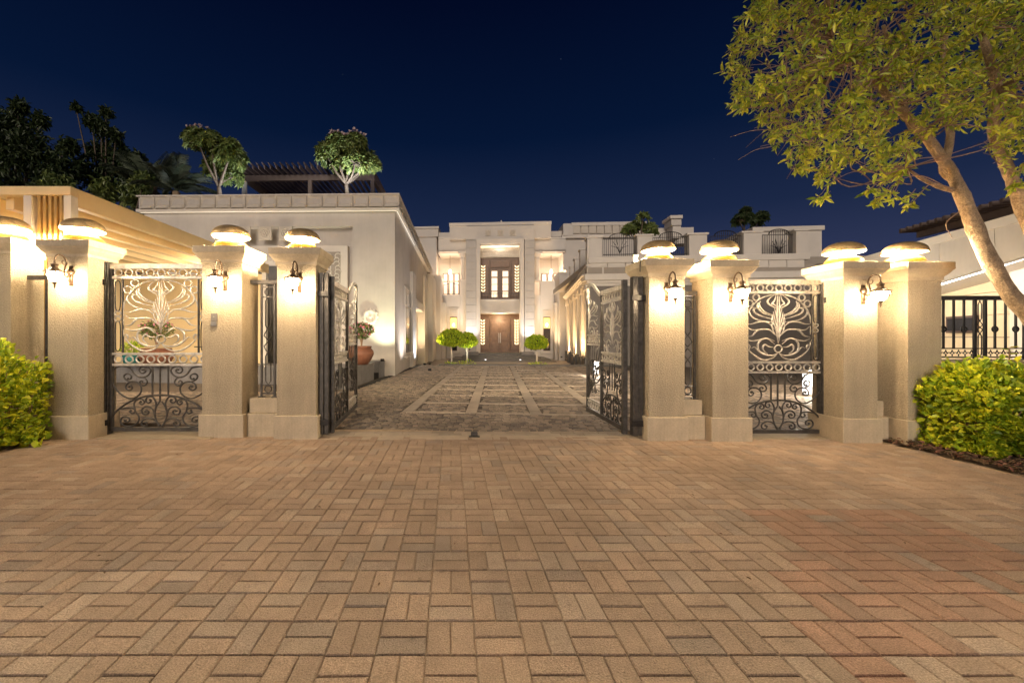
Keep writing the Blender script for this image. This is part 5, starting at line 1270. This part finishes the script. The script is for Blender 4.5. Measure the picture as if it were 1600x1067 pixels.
OUT = [(1172, 0), (1150, 55), (1132, 110), (1142, 165), (1190, 195), (1215, 240), (1245, 268), (1290, 275), (1330, 255), (1385, 285), (1425, 262), (1440, 215), (1500, 200), (1535, 200), (1560, 262), (1600, 235), (1760, 200), (1760, -260), (1500, -330), (1280, -200)]
hubs = [T(1365, 125, -.15), T(1400, 165, -.1), T(1400, 100, .3), T(1330, 90, -.2), T(1470, 130, .15), T(1480, 60, .1), T(1558, 140, 0), T(1440, 205, 0), T(1415, 262, -.1), T(1530, 40, 0), T(1610, 150, .1), T(1650, 90, .1), T(1300, 60, 0), T(1420, 20, 0), T(1560, -60, 0), T(1400, -80, 0)]
def cluster(q, ax, n, sc_=1.0):
    s1 = ax.cross(Vector((.2, .9, .3))).normalized(); s2 = ax.cross(s1)
    tw.tube([q - off - ax * .10 * sc_, q - off, q - off + ax * .05], .0028, 3)
    for m2 in range(n):
        w_ = 2.4 * m2 + r.uniform(0, .6); f_ = m2 / n
        d_ = (s1 * math.cos(w_) + s2 * math.sin(w_)) * (1 - .45 * f_) + ax * (.35 + .7 * f_) + Vector((r.gauss(0, .25), r.gauss(0, .25), r.gauss(-.12, .25)))
        crown.leaf(q - off + ax * (.09 * f_ - .05), d_, ax + Vector((0, 0, .5)), r.uniform(.045, .10) * sc_, r.uniform(.019, .034) * sc_, r.uniform(-.05, .4))
cnt = 0
while cnt < 3450:
    px = r.uniform(1125, 1760); py = r.uniform(-330, 300)
    if not inpoly(px, py, OUT): continue
    edge = not inpoly(px + 40 * (1 if px < 1400 else 0) * -1, py + 30, OUT)
    nz = math.sin(px * .031 + 1.7) * math.sin(py * .043 + px * .011) + .5 * math.sin(px * .083 + py * .07)
    if nz < -.6 and r.random() < .85: continue
    dd = r.uniform(-.75, .85) if not edge else r.uniform(-.35, .35)
    q = P(px, py, D0 + dd); h = min(hubs, key=lambda s: (s - q).length)
    ax = ((q - h).normalized() + Vector((r.gauss(0, .5), r.gauss(0, .5), r.gauss(0, .5) + .15))).normalized()
    cluster(q, ax, r.randint(4, 10), r.uniform(.75, 1.15)); cnt += 1
    if cnt % 9 == 0:
        mid = h.lerp(q, .5) + Vector((r.gauss(0, .08), r.gauss(0, .08), r.gauss(0, .08) - .03)); tw.tube(smooth_path([h - off, mid - off, q - off], 4), lambda s: .009 - .006 * s, 4)
# stray low sprays
for pts in ([(1415, 262), (1375, 290), (1340, 268), (1300, 285), (1282, 305)], [(1488, 298), (1440, 275), (1400, 285), (1380, 310)], [(1470, 245), (1430, 250), (1400, 270), (1365, 300)], [(1455, 285), (1440, 300), (1425, 318)], [(1500, 330), (1478, 350), (1488, 372)], [(1415, 262), (1405, 285), (1396, 305)],
            [(1560, 205), (1545, 235), (1570, 262), (1600, 268)], [(1620, 240), (1600, 255), (1590, 285)], [(1300, 240), (1285, 262), (1280, 280)], [(1240, 230), (1232, 255), (1243, 270)]):
    w = [P(a, b, D0 - .1 + r.uniform(-.1, .1)) for a, b in pts]; q = smooth_path([p - off for p in w], 5); tw.tube(q, lambda s: .006 - .004 * s, 4)
    if pts[0] != (1500, 330):
        for k in range(3): cluster(w[-1] + Vector((r.gauss(0, .03), r.gauss(0, .03), r.gauss(0, .03))), (w[-1] - w[-2]).normalized(), 8, 1.0)
        cluster(w[-2], (w[-1] - w[-2]).normalized(), 5, .8)
for _ in range(170):     # tangled inner twigs
    px = r.uniform(1200, 1420); py = r.uniform(50, 230); a = P(px, py, D0 + r.uniform(-.4, .4)); d_ = Vector((r.gauss(-.6, .5), r.gauss(0, .4), r.gauss(.2, .5))).normalized()
    tw.tube(smooth_path([a - off, a - off + d_ * .2 + Vector((0, 0, .03)), a - off + d_ * .42], 3), lambda s: .0042 - .002 * s, 3)
crown.build('crown', M['leaf_tree'], to); tw.build('twigs', M['twig'], to)

# name tidy-up for repeats built through scaling
bpy.context.view_layer.update()
